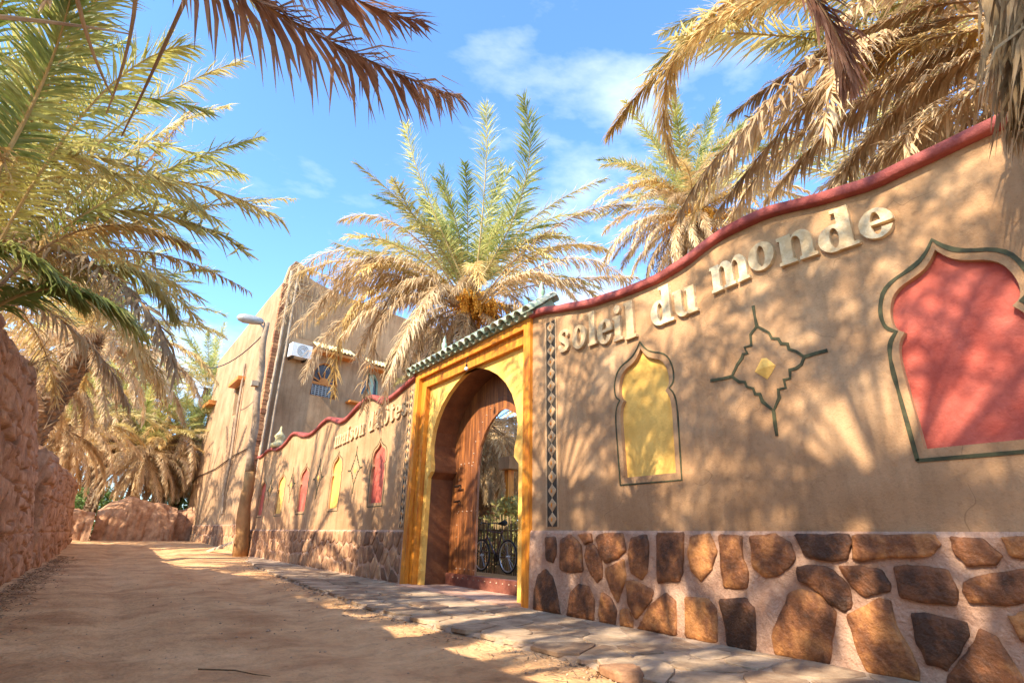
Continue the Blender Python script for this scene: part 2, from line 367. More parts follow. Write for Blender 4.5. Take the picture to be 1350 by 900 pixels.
# ------------------------------------------------------------------ painted niche, motif, strip, letters
NICHE = [(0,0),(1,0),(1.02,.25),(1.03,.52),(1.0,.565),(.93,.60),(1.0,.66),(.99,.74),(.90,.83),(.72,.90),(.58,.955),(.5,1.0)]
def soft(P, it=2):
    for _ in range(it):
        Q = [P[0]]
        for (a, b), (c, d) in zip(P, P[1:]): Q += [(a*.75+c*.25, b*.75+d*.25), (a*.25+c*.75, b*.25+d*.75)]
        P = Q[:1]+Q[2:-1]+[P[-1]] if len(Q) > 3 else Q+[P[-1]]
    return P
NICHE = [NICHE[0]]+soft([(1,0),(1.015,.25),(1.03,.47),(1.0,.56),(.93,.605)])+soft([(.93,.605),(1.015,.64),(1.02,.74),(.93,.85),(.66,.90),(.56,.95),(.5,1.0)])[1:]
NICHE = NICHE+[(1-a, b) for a, b in NICHE[-2::-1]][:-1]
def niche_outline(yl, yr, z0, z1, simple=False):
    """yl > yr as seen from the lane"""
    src = NICHE if not simple else [(0,0),(1,0),(1.0,.5),(.98,.62),(.92,.67),(.9,.8),(.72,.92),(.5,1.0),(.28,.92),(.1,.8),(.08,.67),(.02,.62),(0,.5)]
    return [(yl+(yr-yl)*a, z0+(z1-z0)*b) for a, b in src]
def add_niche(root, out_, inner, color, xf, depth=.05, w=.022, lab=None):
    m_ = MB(); slab(m_, [inner], xf+depth, xf+depth+.02); p_ = m_.build('niche_panel', M[color], root)
    if lab: p_['label'] = lab
    m_ = MB(); ribbon(m_, out_, w, xf-.006, xf+.004, closed=True, jit=.5); m_.build('niche_outline', M['line'], p_)
MOT = dict(
 ring=[(320,205),(352,222),(385,240),(400,270),(435,272),(450,298),(485,300),(492,328),(530,340),(575,370),(560,410),(530,432),(497,440),(500,485),(465,492),(475,535),(435,545),(440,590),(410,660),(350,610),(335,570),(310,570),(300,540),(265,530),(255,505),(225,505),(185,475),(215,410),(240,375),(245,355),(268,350),(252,318),(290,308),(285,250)],
 sp=[[(300,95),(308,150),(320,205)],[(575,370),(640,350),(700,335)],[(410,660),(418,730),(428,795)],[(185,475),(130,488),(70,498)]],
 dia=[(345,378),(372,376),(420,415),(400,455),(375,490),(308,450)])
def mot_pt(p): w_ = onx(920+p[0]/4.09, 380+p[1]/4.09, 4.5); return (w_.y, w_.z)
def motif(root, xf, f=lambda p: p, w=.026):
    m_ = MB(); ribbon(m_, [f(mot_pt(p)) for p in MOT['ring']], w, xf-.008, xf+.004, closed=True, jit=.5)
    for sp in MOT['sp']: ribbon(m_, [f(mot_pt(p)) for p in sp], w*1.1, xf-.0095, xf+.004, jit=.5)
    o = m_.build('star_motif', M['line'], root)
    P = [f(mot_pt(p)) for p in MOT['dia']]; cx = sum(p[0] for p in P)/6; cy = sum(p[1] for p in P)/6; m_ = MB()
    m_.add([(xf-.004, *p) for p in P]+[(xf+.01, *p) for p in P]+[(xf-.03, cx, cy)], [(i, (i+1) % 6, 12) for i in range(6)]+[(i, (i+1) % 6, (i+1) % 6+6, i+6) for i in range(6)])
    m_.build('centre_diamond', M['yellow'], o)
def strip(root, y0, y1, z0, z1, n, xf):
    m_ = MB(); m_.box(xf-.004, xf+.01, y0, y1, z0, z1); b = m_.build('ornament_strip', M['black'], root)
    m_ = MB(); m_.box(xf-.012, xf-.001, y0-.022, y0+.001, z0-.01, z1+.01); m_.box(xf-.012, xf-.001, y1-.001, y1+.022, z0-.01, z1+.01); m_.build('ornament_edge', M['diamond'], b)
    p = (z1-z0)/n; cy = (y0+y1)/2; w = (y1-y0)/2*.93
    prof = [(0,-.52),(.18,-.40),(.55,-.22),(.86,-.04),(.8,.12),(.42,.27),(.16,.40),(0,.52)]
    for k in range(n):
        cz = z0+p*(k+.5); P = [(cy+a*w, cz+b_*p) for a, b_ in prof]+[(cy-a*w, cz+b_*p) for a, b_ in prof[-2:0:-1]]
        m_ = MB(); m = len(P)
        m_.add([(xf-.003, *q) for q in P]+[(xf-.014, cy+(q[0]-cy)*.88, cz+(q[1]-cz)*.9) for q in P]+[(xf-.018, cy, cz)],
               [(i, (i+1) % m, m+(i+1) % m, m+i) for i in range(m)]+[(m+i, m+(i+1) % m, 2*m) for i in range(m)])
        d_ = m_.build('diamond_inlay', M['diamond'], root)
        if k % 1 == 0:
            m_ = MB(); m_.add([(xf-.020, cy+.018*math.cos(a), cz+.03*math.sin(a)) for a in [i*math.pi/3 for i in range(6)]]+[(xf-.032, cy, cz)], [(i, (i+1) % 6, 6) for i in range(6)]); m_.build('diamond_boss', M['orange'], d_)
GLYPH = {'o':(90,[[(38,-2),(48,-3),(56,-1),(64,2),(72,7),(78,14),(84,22),(87,30),(90,40),(91,50),(90,60),(87,70),(83,80),(77,88),(70,94),(62,99),(54,102),(44,103),(36,102),(28,99),(19,94),(13,88),(7,80),(3,70),(0,60),(-1,50),(0,40),(3,30),(7,20),(13,12),(20,6),(28,1)],[(42,11),(37,18),(33,28),(31,42),(31,56),(33,70),(36,81),(40,87),(44,90),(46,90),(52,85),(56,76),(59,60),(59,44),(57,30),(53,18),(48,11),(44,10)]]),'e':(90,[[(38,-2),(46,-3),(54,-2),(68,4),(74,9),(80,16),(87,30),(86,31),(60,31),(58,33),(56,24),(52,15),(48,11),(44,10),(39,14),(35,22),(32,34),(31,46),(88,46),(90,48),(90,60),(86,74),(79,86),(70,94),(58,101),(46,103),(34,101),(22,96),(12,86),(5,76),(0,62),(-1,48),(1,34),(7,20),(15,10),(26,2)],[(32,58),(31,60),(33,72),(36,81),(39,86),(42,89),(46,90),(50,88),(52,85),(57,72),(59,60),(58,58)]]),'d':(99,[[(33,-2),(44,-3),(54,0),(56,-1),(98,-1),(99,0),(100,2),(100,10),(98,12),(88,12),(88,150),(86,151),(52,151),(42,151),(41,140),(44,138),(54,138),(54,96),(46,98),(36,99),(28,97),(19,92),(12,85),(6,76),(2,66),(0,56),(-1,46),(0,36),(3,26),(7,18),(12,11),(18,5),(26,0)],[(40,11),(36,15),(32,27),(30,40),(30,54),(32,68),(34,78),(40,85),(44,85),(48,81),(52,71),(54,58),(54,42),(52,28),(49,18),(45,12),(42,10)]]),'l':(52,[[(-1,0),(53,0),(53,10),(52,12),(44,12),(43,14),(43,150),(40,151),(2,151),(-1,150),(0,139),(8,138),(9,136),(9,14),(8,12),(0,11)]]),'i':(52,[[(-1,0),(53,0),(53,10),(52,12),(44,12),(43,14),(43,100),(40,101),(2,101),(-1,100),(0,89),(8,88),(9,86),(9,14),(8,12),(0,11)],[(19,112),(26,110),(32,111),(38,115),(42,120),(44,128),(43,134),(39,140),(34,144),(28,146),(20,145),(14,141),(10,136),(8,130),(9,122),(13,116)]]),'n':(102,[[(-1,0),(47,0),(47,10),(46,12),(40,12),(39,14),(39,74),(43,84),(46,87),(50,88),(54,87),(58,82),(62,74),(63,64),(63,14),(62,12),(56,11),(55,0),(102,-1),(103,2),(102,12),(96,12),(95,14),(94,70),(90,84),(86,90),(81,96),(71,102),(66,103),(60,103),(49,98),(44,92),(40,87),(39,90),(39,100),(38,101),(0,101),(-1,90),(0,89),(6,88),(7,86),(7,14),(6,12),(0,11)]]),'m':(158,[[(-1,0),(47,0),(47,10),(46,12),(40,12),(39,14),(39,74),(43,84),(46,87),(50,88),(54,87),(58,82),(62,74),(63,64),(63,14),(62,12),(56,11),(55,0),(103,0),(103,10),(102,12),(96,12),(95,14),(94,72),(98,83),(104,88),(108,88),(113,84),(116,78),(119,68),(119,14),(118,12),(114,12),(112,11),(111,10),(112,-1),(159,0),(159,10),(158,12),(152,12),(151,14),(151,62),(149,74),(143,88),(135,98),(128,102),(122,103),(116,103),(110,101),(100,92),(92,78),(88,87),(83,94),(76,100),(70,102),(62,103),(54,101),(46,95),(40,87),(39,90),(39,100),(38,101),(0,101),(-1,90),(0,89),(6,88),(7,86),(7,14),(6,12),(0,11)]]),'h':(102,[[(-1,0),(47,0),(47,10),(46,12),(40,12),(39,14),(39,74),(43,84),(46,87),(50,88),(54,87),(58,82),(62,74),(63,64),(63,14),(62,12),(56,11),(55,0),(102,-1),(103,2),(102,12),(96,12),(95,14),(94,68),(91,80),(86,90),(80,97),(72,102),(62,103),(54,101),(46,95),(40,87),(39,90),(39,150),(38,151),(0,151),(-1,140),(0,139),(6,138),(7,136),(7,102),(6,101),(-1,100),(0,89),(6,88),(7,86),(7,14),(6,12),(0,11)]]),'u':(102,[[(36,-2),(44,-3),(50,-2),(62,4),(64,-1),(103,0),(103,10),(102,12),(96,12),(95,14),(95,100),(94,101),(54,101),(54,89),(62,88),(63,86),(63,30),(63,20),(60,15),(56,11),(52,9),(48,11),(44,15),(41,20),(39,34),(39,100),(38,101),(0,101),(-1,90),(0,89),(6,88),(7,86),(7,32),(9,22),(14,12),(20,6),(28,0)]]),'s':(82,[[(30,0),(40,-2),(62,1),(77,14),(80,20),(80,26),(75,44),(72,48),(52,62),(36,72),(33,76),(33,78),(36,83),(46,88),(48,88),(56,85),(58,84),(59,72),(62,66),(66,65),(70,64),(75,68),(77,72),(78,76),(69,94),(66,96),(52,100),(46,102),(24,99),(10,86),(7,80),(7,74),(11,58),(14,54),(50,31),(54,24),(54,22),(51,16),(40,12),(28,14),(22,30),(20,33),(14,35),(10,34),(7,32),(5,28),(5,22),(17,4),(20,2)]]),'a':(94,[[(28,-2),(40,-2),(52,2),(54,-1),(95,0),(95,10),(94,12),(86,12),(85,14),(85,72),(80,84),(74,92),(64,98),(54,101),(44,100),(34,97),(24,90),(15,86),(10,80),(9,74),(11,68),(16,62),(22,59),(30,61),(36,66),(38,70),(39,76),(35,84),(35,86),(38,88),(44,89),(48,86),(52,81),(54,74),(53,72),(53,54),(52,52),(46,55),(38,57),(24,55),(16,52),(11,48),(6,42),(3,36),(1,24),(3,18),(6,12),(10,7),(16,2)],[(36,9),(32,14),(30,20),(29,26),(29,34),(32,40),(36,45),(40,46),(44,45),(48,40),(51,34),(51,26),(50,20),(48,14),(44,9),(40,8)]]),'t':(74,[[(39,-2),(52,-2),(64,2),(71,8),(75,16),(75,18),(74,19),(70,19),(64,11),(58,9),(52,11),(49,16),(49,86),(50,87),(72,87),(73,90),(73,100),(72,101),(50,101),(49,102),(49,108),(49,128),(48,129),(18,129),(17,102),(16,101),(2,101),(-1,100),(0,87),(16,87),(17,86),(17,18),(18,12),(21,8),(26,3),(32,0)]]),'q':(26,[[(8,112),(12,112),(14,114),(26,140),(27,144),(25,148),(20,153),(16,155),(10,154),(6,152),(2,146),(5,116)]]),'c':(90,[[(16,108),(20,106),(24,108),(44,127),(46,127),(66,108),(68,107),(72,107),(75,110),(75,114),(68,124),(51,146),(48,148),(42,148),(38,145),(16,116),(14,112)]])}
def letter(root, ch, yl, yr, zb, xh, xf, m='letter', tilt=0, depth=.045, lab=None):
    w_, cs = GLYPH[ch]; sc = (yl-yr)/w_; sz = xh/100
    L_ = []
    for c in cs:
        L_.append([(yl-p[0]*sc, zb+p[1]*sz+tilt*(p[0]*sc)) for p in c])
    outs = [i for i in range(len(L_)) if sum(inside(cs[i][0], cs[j]) for j in range(len(cs)) if j != i) % 2 == 0]
    m_ = MB()
    for i in outs:
        hs = [L_[j] for j in range(len(L_)) if j not in outs and inside(cs[j][0], cs[i])]
        P = [L_[i]]+hs
        slab(m_, P, xf-depth, xf+.01, back=False)
    o = m_.build('letter', M[m], root); o['label'] = lab or ('raised plaster letter '+ch); return o
def cap(root, prof, x0=4.425, x1=4.86, h=.10):
    m_ = MB(); cs = [(x1, 0), (x0+.02, 0), (x0, .008), (x0-.002, .05), (x0+.006, h-.012), (x0+.022, h), (x1, h+.01)]; k = len(cs); n = len(prof)
    for i, (y, z) in enumerate(prof):
        j = .014*noise.noise(Vector((y*2.3, 0, z))); k2 = .014*noise.noise(Vector((y*3.1, 5, z)))
        m_.v += [(a+(j if a < 4.6 else 0), y, z+b+k2) for a, b in cs]
    m_.f = [(i*k+q, i*k+q+1, (i+1)*k+q+1, (i+1)*k+q) for i in range(n-1) for q in range(k-1)]+[tuple(range(k)), tuple((n-1)*k+q for q in range(k))[::-1]]; m_.m = [0]*len(m_.f)
    m_.build('wall_cap', M['red_cap'], root, smooth=True)
def cr_interp(T, y):
    ys_ = [t[0] for t in T]; i = max(1, min(len(T)-2, next((k for k in range(len(T)) if T[k][0] >= y), len(T)-1)))
    i = next((k for k in range(1, len(T)) if T[k][0] >= y), len(T)-1)
    p0, p1, p2, p3 = T[max(0, i-2)], T[i-1], T[i], T[min(len(T)-1, i+1)]
    t = (y-p1[0])/(p2[0]-p1[0]); m1 = (p2[1]-p0[1])/(p2[0]-p0[0])*(p2[0]-p1[0]); m2 = (p3[1]-p1[1])/(p3[0]-p1[0])*(p2[0]-p1[0])
    return (2*t**3-3*t*t+1)*p1[1]+(t**3-2*t*t+t)*m1+(-2*t**3+3*t*t)*p2[1]+(t**3-t*t)*m2
XF = 4.5
def wall(name, lab, cat, y0, y1, T, holes, zmax_pl=.95):
    root = thing(name, lab, cat, (4.7, (y0+y1)/2, 0))
    n = int((y1-y0)/.07); prof = [(y0+(y1-y0)*i/n, cr_interp(T, y0+(y1-y0)*i/n)) for i in range(n+1)]
    m_ = MB(); slab(m_, [[(y0, zmax_pl), (y1, zmax_pl)]+prof[::-1]]+holes, XF, XF+.07, back=False)
    m_.box(XF+.069, XF+.33, y0, y1, zmax_pl, 3.5)
    vs = [(x, a, b) for a, b in prof for x in (XF+.02, XF+.33)]; m_.add(vs, [(2*i, 2*i+1, 2*i+3, 2*i+2) for i in range(n)])
    m_.build('plaster_face', M['plaster'], root)
    m_ = MB(); k = int((y1-y0)/.12)
    # plinth bed: slightly battered face and a soft top ledge
    vs = []
    for i in range(k+1):
        y = y0+(y1-y0)*i/k; j = .007*noise.noise(Vector((y*2, 3, 0)))
        vs += [(XF-.055+j, y, -.05), (XF-.035+j, y, zmax_pl-.03), (XF-.018, y, zmax_pl+.004), (XF+.33, y, zmax_pl+.006), (XF+.33, y, -.05)]
    m_.add(vs, [(i*5+q, i*5+q+1, (i+1)*5+q+1, (i+1)*5+q) for i in range(k) for q in range(4)]+[(0,1,2,3,4), tuple(k*5+q for q in (4,3,2,1,0))])
    m_.build('plinth', M['mortar'], root)
    cap(root, prof)
    return root
TN = [(-6,3.62),(-3,3.6),(-1.2,3.62),(-.3,3.66),(.2,3.62),(.46,3.6),(1.03,3.585),(1.3,3.58),(1.59,3.62),(1.97,3.71),(2.26,3.76),(2.58,3.76),(2.85,3.72),(3.15,3.64),(3.46,3.595),(3.91,3.60),(4.28,3.645),(4.55,3.67),(5.15,3.79),(5.56,3.89),(5.85,3.92)]
RN_O = niche_outline(1.45, .62, 1.42, 2.98); RN_O = [(a, b) for a, b in RN_O]
RN_I = [(1.035+(a-1.035)*.86, 2.16+(b-2.16)*.90) for a, b in RN_O]
YN_O = niche_outline(4.26, 3.44, 1.425, 2.985); YN_I = [(3.85+(a-3.85)*.84, 2.18+(b-2.18)*.90) for a, b in YN_O]
R2_O = niche_outline(-.9, -1.8, 1.42, 2.98); R2_I = [(-1.35+(a+1.35)*.80, 2.16+(b-2.16)*.87) for a, b in R2_O]
wn = wall('garden_wall', 'tan plastered lane wall with red wavy cap, stone plinth and raised words soleil du monde', 'wall', -6, 5.85, TN, [RN_I, YN_I, R2_I])
add_niche(wn, RN_O, RN_I, 'red', XF, w=.027, lab='red painted lobed niche'); add_niche(wn, YN_O, YN_I, 'yellow', XF, w=.017, lab='yellow painted lobed niche'); add_niche(wn, R2_O, R2_I, 'yellow', XF)
motif(wn, XF); strip(wn, 5.33, 5.53, 1.0, 3.74, 16, XF)
for ch, yl, yr, zb, xh in [('s',5.24,5.01,3.20,.31),('o',4.95,4.69,3.165,.31),('l',4.65,4.50,3.14,.30),('e',4.48,4.23,3.10,.31),('i',4.21,4.07,3.075,.31),('l',4.03,3.86,3.045,.31),
    ('d',3.63,3.33,3.08,.29),('u',3.32,3.03,3.085,.30),('m',2.84,2.43,3.20,.28),('o',2.42,2.17,3.245,.27),('n',2.13,1.80,3.205,.28),('d',1.78,1.48,3.16,.25),('e',1.46,1.22,3.14,.25)]:
    letter(wn, ch, yl, yr, zb, xh, XF, 'letter' if yl < 3.7 else 'letter_b', tilt={5:.0}.get(0, 0) if yl > 2.9 else (-.04 if yl < 2.2 else .05))
# stones of the near plinth, taken from their places in the wall
ST = [[(60,60),(85,58),(88,100),(80,122),(62,115)],[(100,65),(125,50),(155,80),(160,145),(130,152),(98,140)],[(150,50),(180,48),(185,65),(165,75)],
[(198,58),(215,48),(265,45),(275,90),(255,110),(222,125),(205,100)],[(172,82),(188,78),(208,110),(212,165),(200,178),(180,150),(168,110)],[(225,140),(270,120),(275,160),(265,200),(255,230),(238,200),(224,160)],
[(40,160),(60,145),(78,165),(92,210),(100,265),(80,270),(30,255),(32,200)],[(128,205),(150,185),(175,188),(190,225),(190,295),(150,285),(120,265)],[(208,230),(215,208),(235,220),(252,255),(248,300),(208,300),(205,260)],
[(265,255),(280,250),(295,280),(295,310),(265,302)],[(278,175),(300,175),(350,200),(345,225),(305,275),(285,240)],[(292,60),(330,52),(335,75),(332,150),(318,168),(290,150),(285,100)],
[(362,48),(430,46),(428,150),(420,172),(362,178)],[(452,55),(500,50),(518,95),(505,140),(480,172),(455,145),(446,100)],[(530,52),(585,55),(590,110),(602,150),(603,192),(545,190),(535,140)],
[(340,245),(385,210),(410,230),(412,330),(312,315),(318,290)],[(438,218),(495,222),(518,250),(522,350),(440,342)],[(530,225),(600,222),(622,250),(628,370),(555,360),(545,290)],
[(612,55),(680,50),(715,70),(730,110),(710,140),(680,160),(645,160),(620,130)],[(735,50),(870,48),(882,70),(870,110),(825,118),(760,105)],[(890,52),(1105,52),(1120,80),(1095,105),(890,115)],
[(740,140),(775,132),(830,145),(870,185),(885,235),(865,255),(830,235),(790,195),(745,170)],[(855,140),(910,138),(960,145),(985,180),(985,200),(920,212),(880,180)],[(1003,140),(1030,135),(1140,145),(1165,200),(1165,235),(1090,232),(1020,215)],
[(1155,60),(1240,65),(1285,105),(1275,128),(1200,130),(1170,100)],[(1190,185),(1230,165),(1350,148),(1420,150),(1420,220),(1300,235),(1210,230),(1190,205)],[(715,210),(745,198),(800,215),(842,265),(830,330),(825,402),(760,395),(680,370),(675,320),(700,260)],
[(875,270),(960,225),(985,228),(1005,300),(1060,400),(1064,450),(930,425),(900,350)],[(1050,265),(1075,262),(1190,290),(1198,320),(1165,370),(1140,410),(1090,395),(1065,340)],[(1235,310),(1270,325),(1310,380),(1360,460),(1150,450),(1160,420),(1200,370)],
[(1315,275),(1350,262),(1420,262),(1420,345),(1345,335)],[(1295,62),(1350,58),(1420,58),(1420,110),(1320,105)]]
rr = random.Random(5)
def add_stone(root, P, mt, h=.028):
    m_ = MB(); P = [(a+rr.uniform(-.006,.006), b+rr.uniform(-.006,.006)) for a, b in P]
    dome_stone(m_, P, XF-.042, h, 'x', rr); return m_.build('stone', M[mt], root, smooth=True)
for P in ST:
    Q = []
    for X_, Y_ in P:
        w_ = onx(690+X_/2.045, 680+Y_/2.045, 4.45); Q.append((w_.y, max(.055, min(.925, w_.z))))
    P2 = []
    for i in range(len(Q)):
        a, b = Q[i], Q[(i+1) % len(Q)]; P2 += [a, ((a[0]+b[0])/2, (a[1]+b[1])/2)]
    add_stone(wn, offset(P2, .012), 'stone')
sites = []; y = -3.2
while y < .65: sites += [(y+rr.uniform(-.08,.08), z+rr.uniform(-.07,.07)) for z in (.2,.52,.8)]; y += .33
for P in voronoi(sites, (-3.3, .72, .06, .92), .055): add_stone(wn, P, 'stone')

TF = [(9.65,3.86),(10.21,3.745),(10.89,3.635),(11.39,3.63),(11.75,3.78),(12.1,3.885),(12.6,3.87),(12.9,3.82),(13.65,3.63),(14.23,3.61),(14.7,3.74),(15.17,3.86),(15.65,3.85),(16.67,3.67),(17.3,3.67),(17.96,3.76),(18.7,3.93),(19.18,3.95),(19.88,3.78),(20.6,3.66),(21.23,3.67),(22.0,3.78),(22.78,3.79),(23.6,3.68),(24.3,3.7)]
NF = [(11.72,10.90,1.42,2.86,'red'),(14.47,13.66,1.39,2.88,'yellow'),(17.45,16.5,1.38,2.84,'red'),(20.2,19.2,1.38,2.82,'yellow'),(22.9,22.0,1.38,2.8,'red')]
fo = [niche_outline(a, b, c, d) for a, b, c, d, _ in NF]
fi = [[((a+b)/2+(p[0]-(a+b)/2)*.84, (c+d)/2+(p[1]-(c+d)/2)*.9) for p in o_] for o_, (a, b, c, d, _) in zip(fo, NF)]
wf = wall('garden_wall', 'far stretch of plastered wall beyond the gate with rippling red cap and five small niches', 'wall', 9.65, 24.3, TF, fi)
for o_, i_, q in zip(fo, fi, NF): add_niche(wf, o_, i_, q[4], XF, w=.022, lab=q[4]+' painted niche')
for c in (12.72, 15.6, 18.4, 21.3): motif(wf, XF, lambda p, c=c: (c+(p[0]-2.43)*.85, 2.3+(p[1]-2.33)*.9), w=.035)
strip(wf, 9.80, 9.97, 1.0, 3.66, 16, XF)
word = 'maison_dqhotes'; wd = [GLYPH[c][0] if c != '_' else 55 for c in word]; tot = sum(wd)+14*(len(word)-1); y = 14.42; sc = (14.42-9.99)/tot
for c, w_ in zip(word, wd):
    zb = 3.0+.17*sstep(14.4, 9.9, y)*0+.17*(1-(y-9.9)/4.5)
    if c != '_':
        letter(wf, c, y, y-w_*sc, zb, .29, XF, 'letter_b', tilt=.05)
        if c == 'o' and y < 12.5: letter(wf, 'c', y, y-w_*sc, zb+.02, .27, XF, 'letter_b', lab='raised circumflex accent over the o')
    y -= (w_+14)*sc
sites = []; y = 9.75
while y < 24.3: sites += [(y+rr.uniform(-.08,.08), z+rr.uniform(-.08,.08)) for z in ((.16,.5,.82) if rr.random() < .7 else (.3,.72))]; y += .235
for P in voronoi(sites, (9.72, 24.3, .06, .925), .042): add_stone(wf, P, 'stone_far', h=.02)

# ------------------------------------------------------------------ gateway
gt = thing('gateway', 'orange framed yellow gateway with pointed brown horseshoe arch and green tiled canopy', 'gateway', (4.8, 7.75, 0))
Y0, Y1 = 5.85, 9.65
m_ = MB()                                         # outer orange band, standing proud
o_ = [(Y0,0),(Y0,3.93),(Y1,3.93),(Y1,0),(9.49,0),(9.49,3.79),(6.01,3.79),(6.01,0)]
slab(m_, [o_], 4.45, 4.62); m_.build('outer_frame', M['orange'], gt)
m_ = MB(); o_ = [(6.012,0),(6.012,3.788),(9.488,3.788),(9.488,0),(9.30,0),(9.30,3.60),(6.08,3.60),(6.08,0)]
slab(m_, [o_], 4.53, 4.69); m_.build('inner_frame', M['orange'], gt)
half = [(9.17,0),(9.17,1.86),(9.05,1.97),(9.06,2.1),(9.12,2.28),(9.13,2.45),(9.08,2.7),(8.97,2.93),(8.80,3.14),(8.56,3.33),(8.30,3.47),(8.05,3.56),(7.75,3.64)]
cy = 7.75
ARCH = half+[(2*cy-a, b) for a, b in half[-2::-1]]
m_ = MB(); o_ = [(6.07,0),(6.07,3.61),(9.29,3.61),(9.29,0)]+ARCH
slab(m_, [o_], 4.62, 4.70, back=False); m_.build('yellow_panel', M['yellow'], gt)
m_ = MB(); n = len(ARCH)
segs = [4.70, 5.15]; vs = [(x, a, b) for x in segs for a, b in ARCH]; m_.add(vs, [(i, i+1, n+i+1, n+i) for i in range(n-1)])
m_.build('arch_soffit', M['brown'], gt)
for s_ in (1, -1):                                  # impost ledges
    m_ = MB(); a = cy+s_*1.42; b = cy+s_*1.27; P = [(a,1.85),(b,1.965),(b-.004*s_,2.0),(a,2.0)]
    slab(m_, [P], 4.694, 5.14); m_.build('impost', M['brown'], gt)
hole_h = [(8.27,.25),(8.28,1.2),(8.27,2.05),(8.20,2.38),(8.04,2.64),(7.84,2.82),(7.64,2.92),(7.50,2.95)]
HO = hole_h+[(15.0-a, b) for a, b in hole_h[-2::-1]]
m_ = MB(); slab(m_, [[(6.3,.25),(6.3,3.75),(9.2,3.75),(9.2,.25)]+HO[1:-1] if False else [(6.3,.2501),(6.3,3.75),(9.2,3.75),(9.2,.2501)]+HO], 5.15, 5.19)
dr = m_.build('door_leaf', M['door'], gt); dr['label'] = 'large studded wooden door leaf with arched wicket opening'
def stud(p, r=.017):
    s_ = MB(); s_.add([(5.15, p[0]+r*math.cos(a), p[1]+r*math.sin(a)) for a in [i*math.pi/3 for i in range(6)]]+[(5.15-r*.9, *p)], [(i, (i+1) % 6, 6) for i in range(6)]); s_.build('stud', M['stud'], dr)
for z in (.33, 1.28, 2.12):
    for y in (8.30, 8.45, 8.60, 8.75, 8.88): stud((y, z))
arc = HO[2:-2]
for (a, b), (c, d) in zip(arc, arc[1:]):
    for t in (0, .5):
        q = Vector((a+(c-a)*t, b+(d-b)*t)); v = (q-Vector((7.5, 2.0))).normalized(); stud(tuple(q+v*.22)); 
for k in range(9): stud((8.93, .45+k*.2), .012)
m_ = MB(); ribbon(m_, offset(HO, .03)[1:-1] if False else [(7.5+(a-7.5)*1.05, b) for a, b in HO], .035, 5.14, 5.16); m_.build('opening_trim', M['door'], dr)
m_ = MB(); m_.box(5.10, 5.24, 6.3, 9.16, -.02, .249); sl = m_.build('door_sill', M['sill'], gt)
for k in range(14):
    s_ = MB(); y = 8.9-k*.17; s_.add([(5.10, y+.017*math.cos(a), .19+.017*math.sin(a)) for a in [i*math.pi/3 for i in range(6)]]+[(5.085, y, .19)], [(i, (i+1) % 6, 6) for i in range(6)]); s_.build('stud', M['stud'], sl)
for z in (1.72, 1.45):
    m_ = MB(); m_.tube([(5.13, 8.90, z), (5.06, 8.90, z)], .016); m_.tube([(5.07, 8.93, z), (5.06, 8.72, z+.01)], .017); m_.tube([(5.09,8.74,z),(5.075,8.74,z-.06)], .011)
    m_.build('door_bolt', M['iron'], dr)
# plain mass behind the frame, both sides of the recess
m_ = MB(); m_.box(4.70, 4.83, Y0, 6.30, 0, 3.93); m_.box(4.70, 4.83, 9.22, Y1, 0, 3.93); m_.box(4.701, 5.21, Y0+.01, Y1-.01, 3.66, 3.928)
m_.box(4.83, 5.22, 6.0, 6.31, 0, 3.66); m_.box(4.83, 5.22, 9.19, 9.5, 0, 3.66)
m_.build('gate_mass', M['plaster'], gt)
# threshold paving
m_ = MB(); m_.box(4.28, 5.2, 5.98, 9.5, -.02, .05); th = m_.build('threshold', M['mortar'], gt)
for i in range(3):
    for j in range(12):
        t_ = MB(); x = 4.30+i*.285; y = 6.02+j*.288; t_.box(x, x+.272, y, y+.276, .04, .058+rr.uniform(0,.003)); t_.build('floor_tile', M['floor_tile'], th)
# lamp bulb over the arch
bl = thing('hanging_bulb', 'small bulb hanging on a wire in front of the arch tip', 'light bulb', (4.42, 7.6, 3.79))
m_ = MB(); m_.tube([(4.45,7.6,3.77),(4.42,7.6,3.72),(4.42,7.6,3.60)], .006); m_.lathe((4.42,7.6,3.58), [(.012,.05),(.02,.04),(.02,0)], 8); m_.build('lamp_wire', M['iron'], bl)
m_ = MB(); m_.sphere((4.42,7.6,3.545), .035, 8); m_.build('bulb', M['white'], bl, smooth=True)
# tiled canopy
ct = thing('tiled_canopy', 'green glazed barrel tile canopy above the gate opening', 'tiled roof', (4.5, 7.6, 3.93))
m_ = MB(); slab2 = [(4.38,3.96),(4.76,4.26),(5.2,3.94),(4.45,3.935)]
vs = [(a, y, b) for y in (5.74, 9.72) for a, b in slab2]; m_.add(vs, [(0,1,2,3),(7,6,5,4)]+[(i, (i+1) % 4, 4+(i+1) % 4, 4+i) for i in range(4)]); m_.build('canopy_board', M['tile'], ct)
def tile_mesh(R, Ln, up=1, th=.012, n=8):
    m_ = MB(); o_ = []
    for L0, r0 in ((0, R), (Ln, R*.82)):
        for q in (r0, r0-th):
            o_ += [(L0, q*math.cos(math.pi*k/n)*1.0, up*q*math.sin(math.pi*k/n)) for k in range(n+1)]
    k = n+1; f = []
    for i in range(n): f += [(i, i+1, 2*k+i+1, 2*k+i), (k+i, 3*k+i, 3*k+i+1, k+i+1), (i, k+i, k+i+1, i+1)]
    m_.add(o_, f); return m_
up_t = tile_mesh(.088, .36); dn_t = tile_mesh(.07, .34, -1)
ang = math.atan2(.30, .42)
protoU = protoD = None
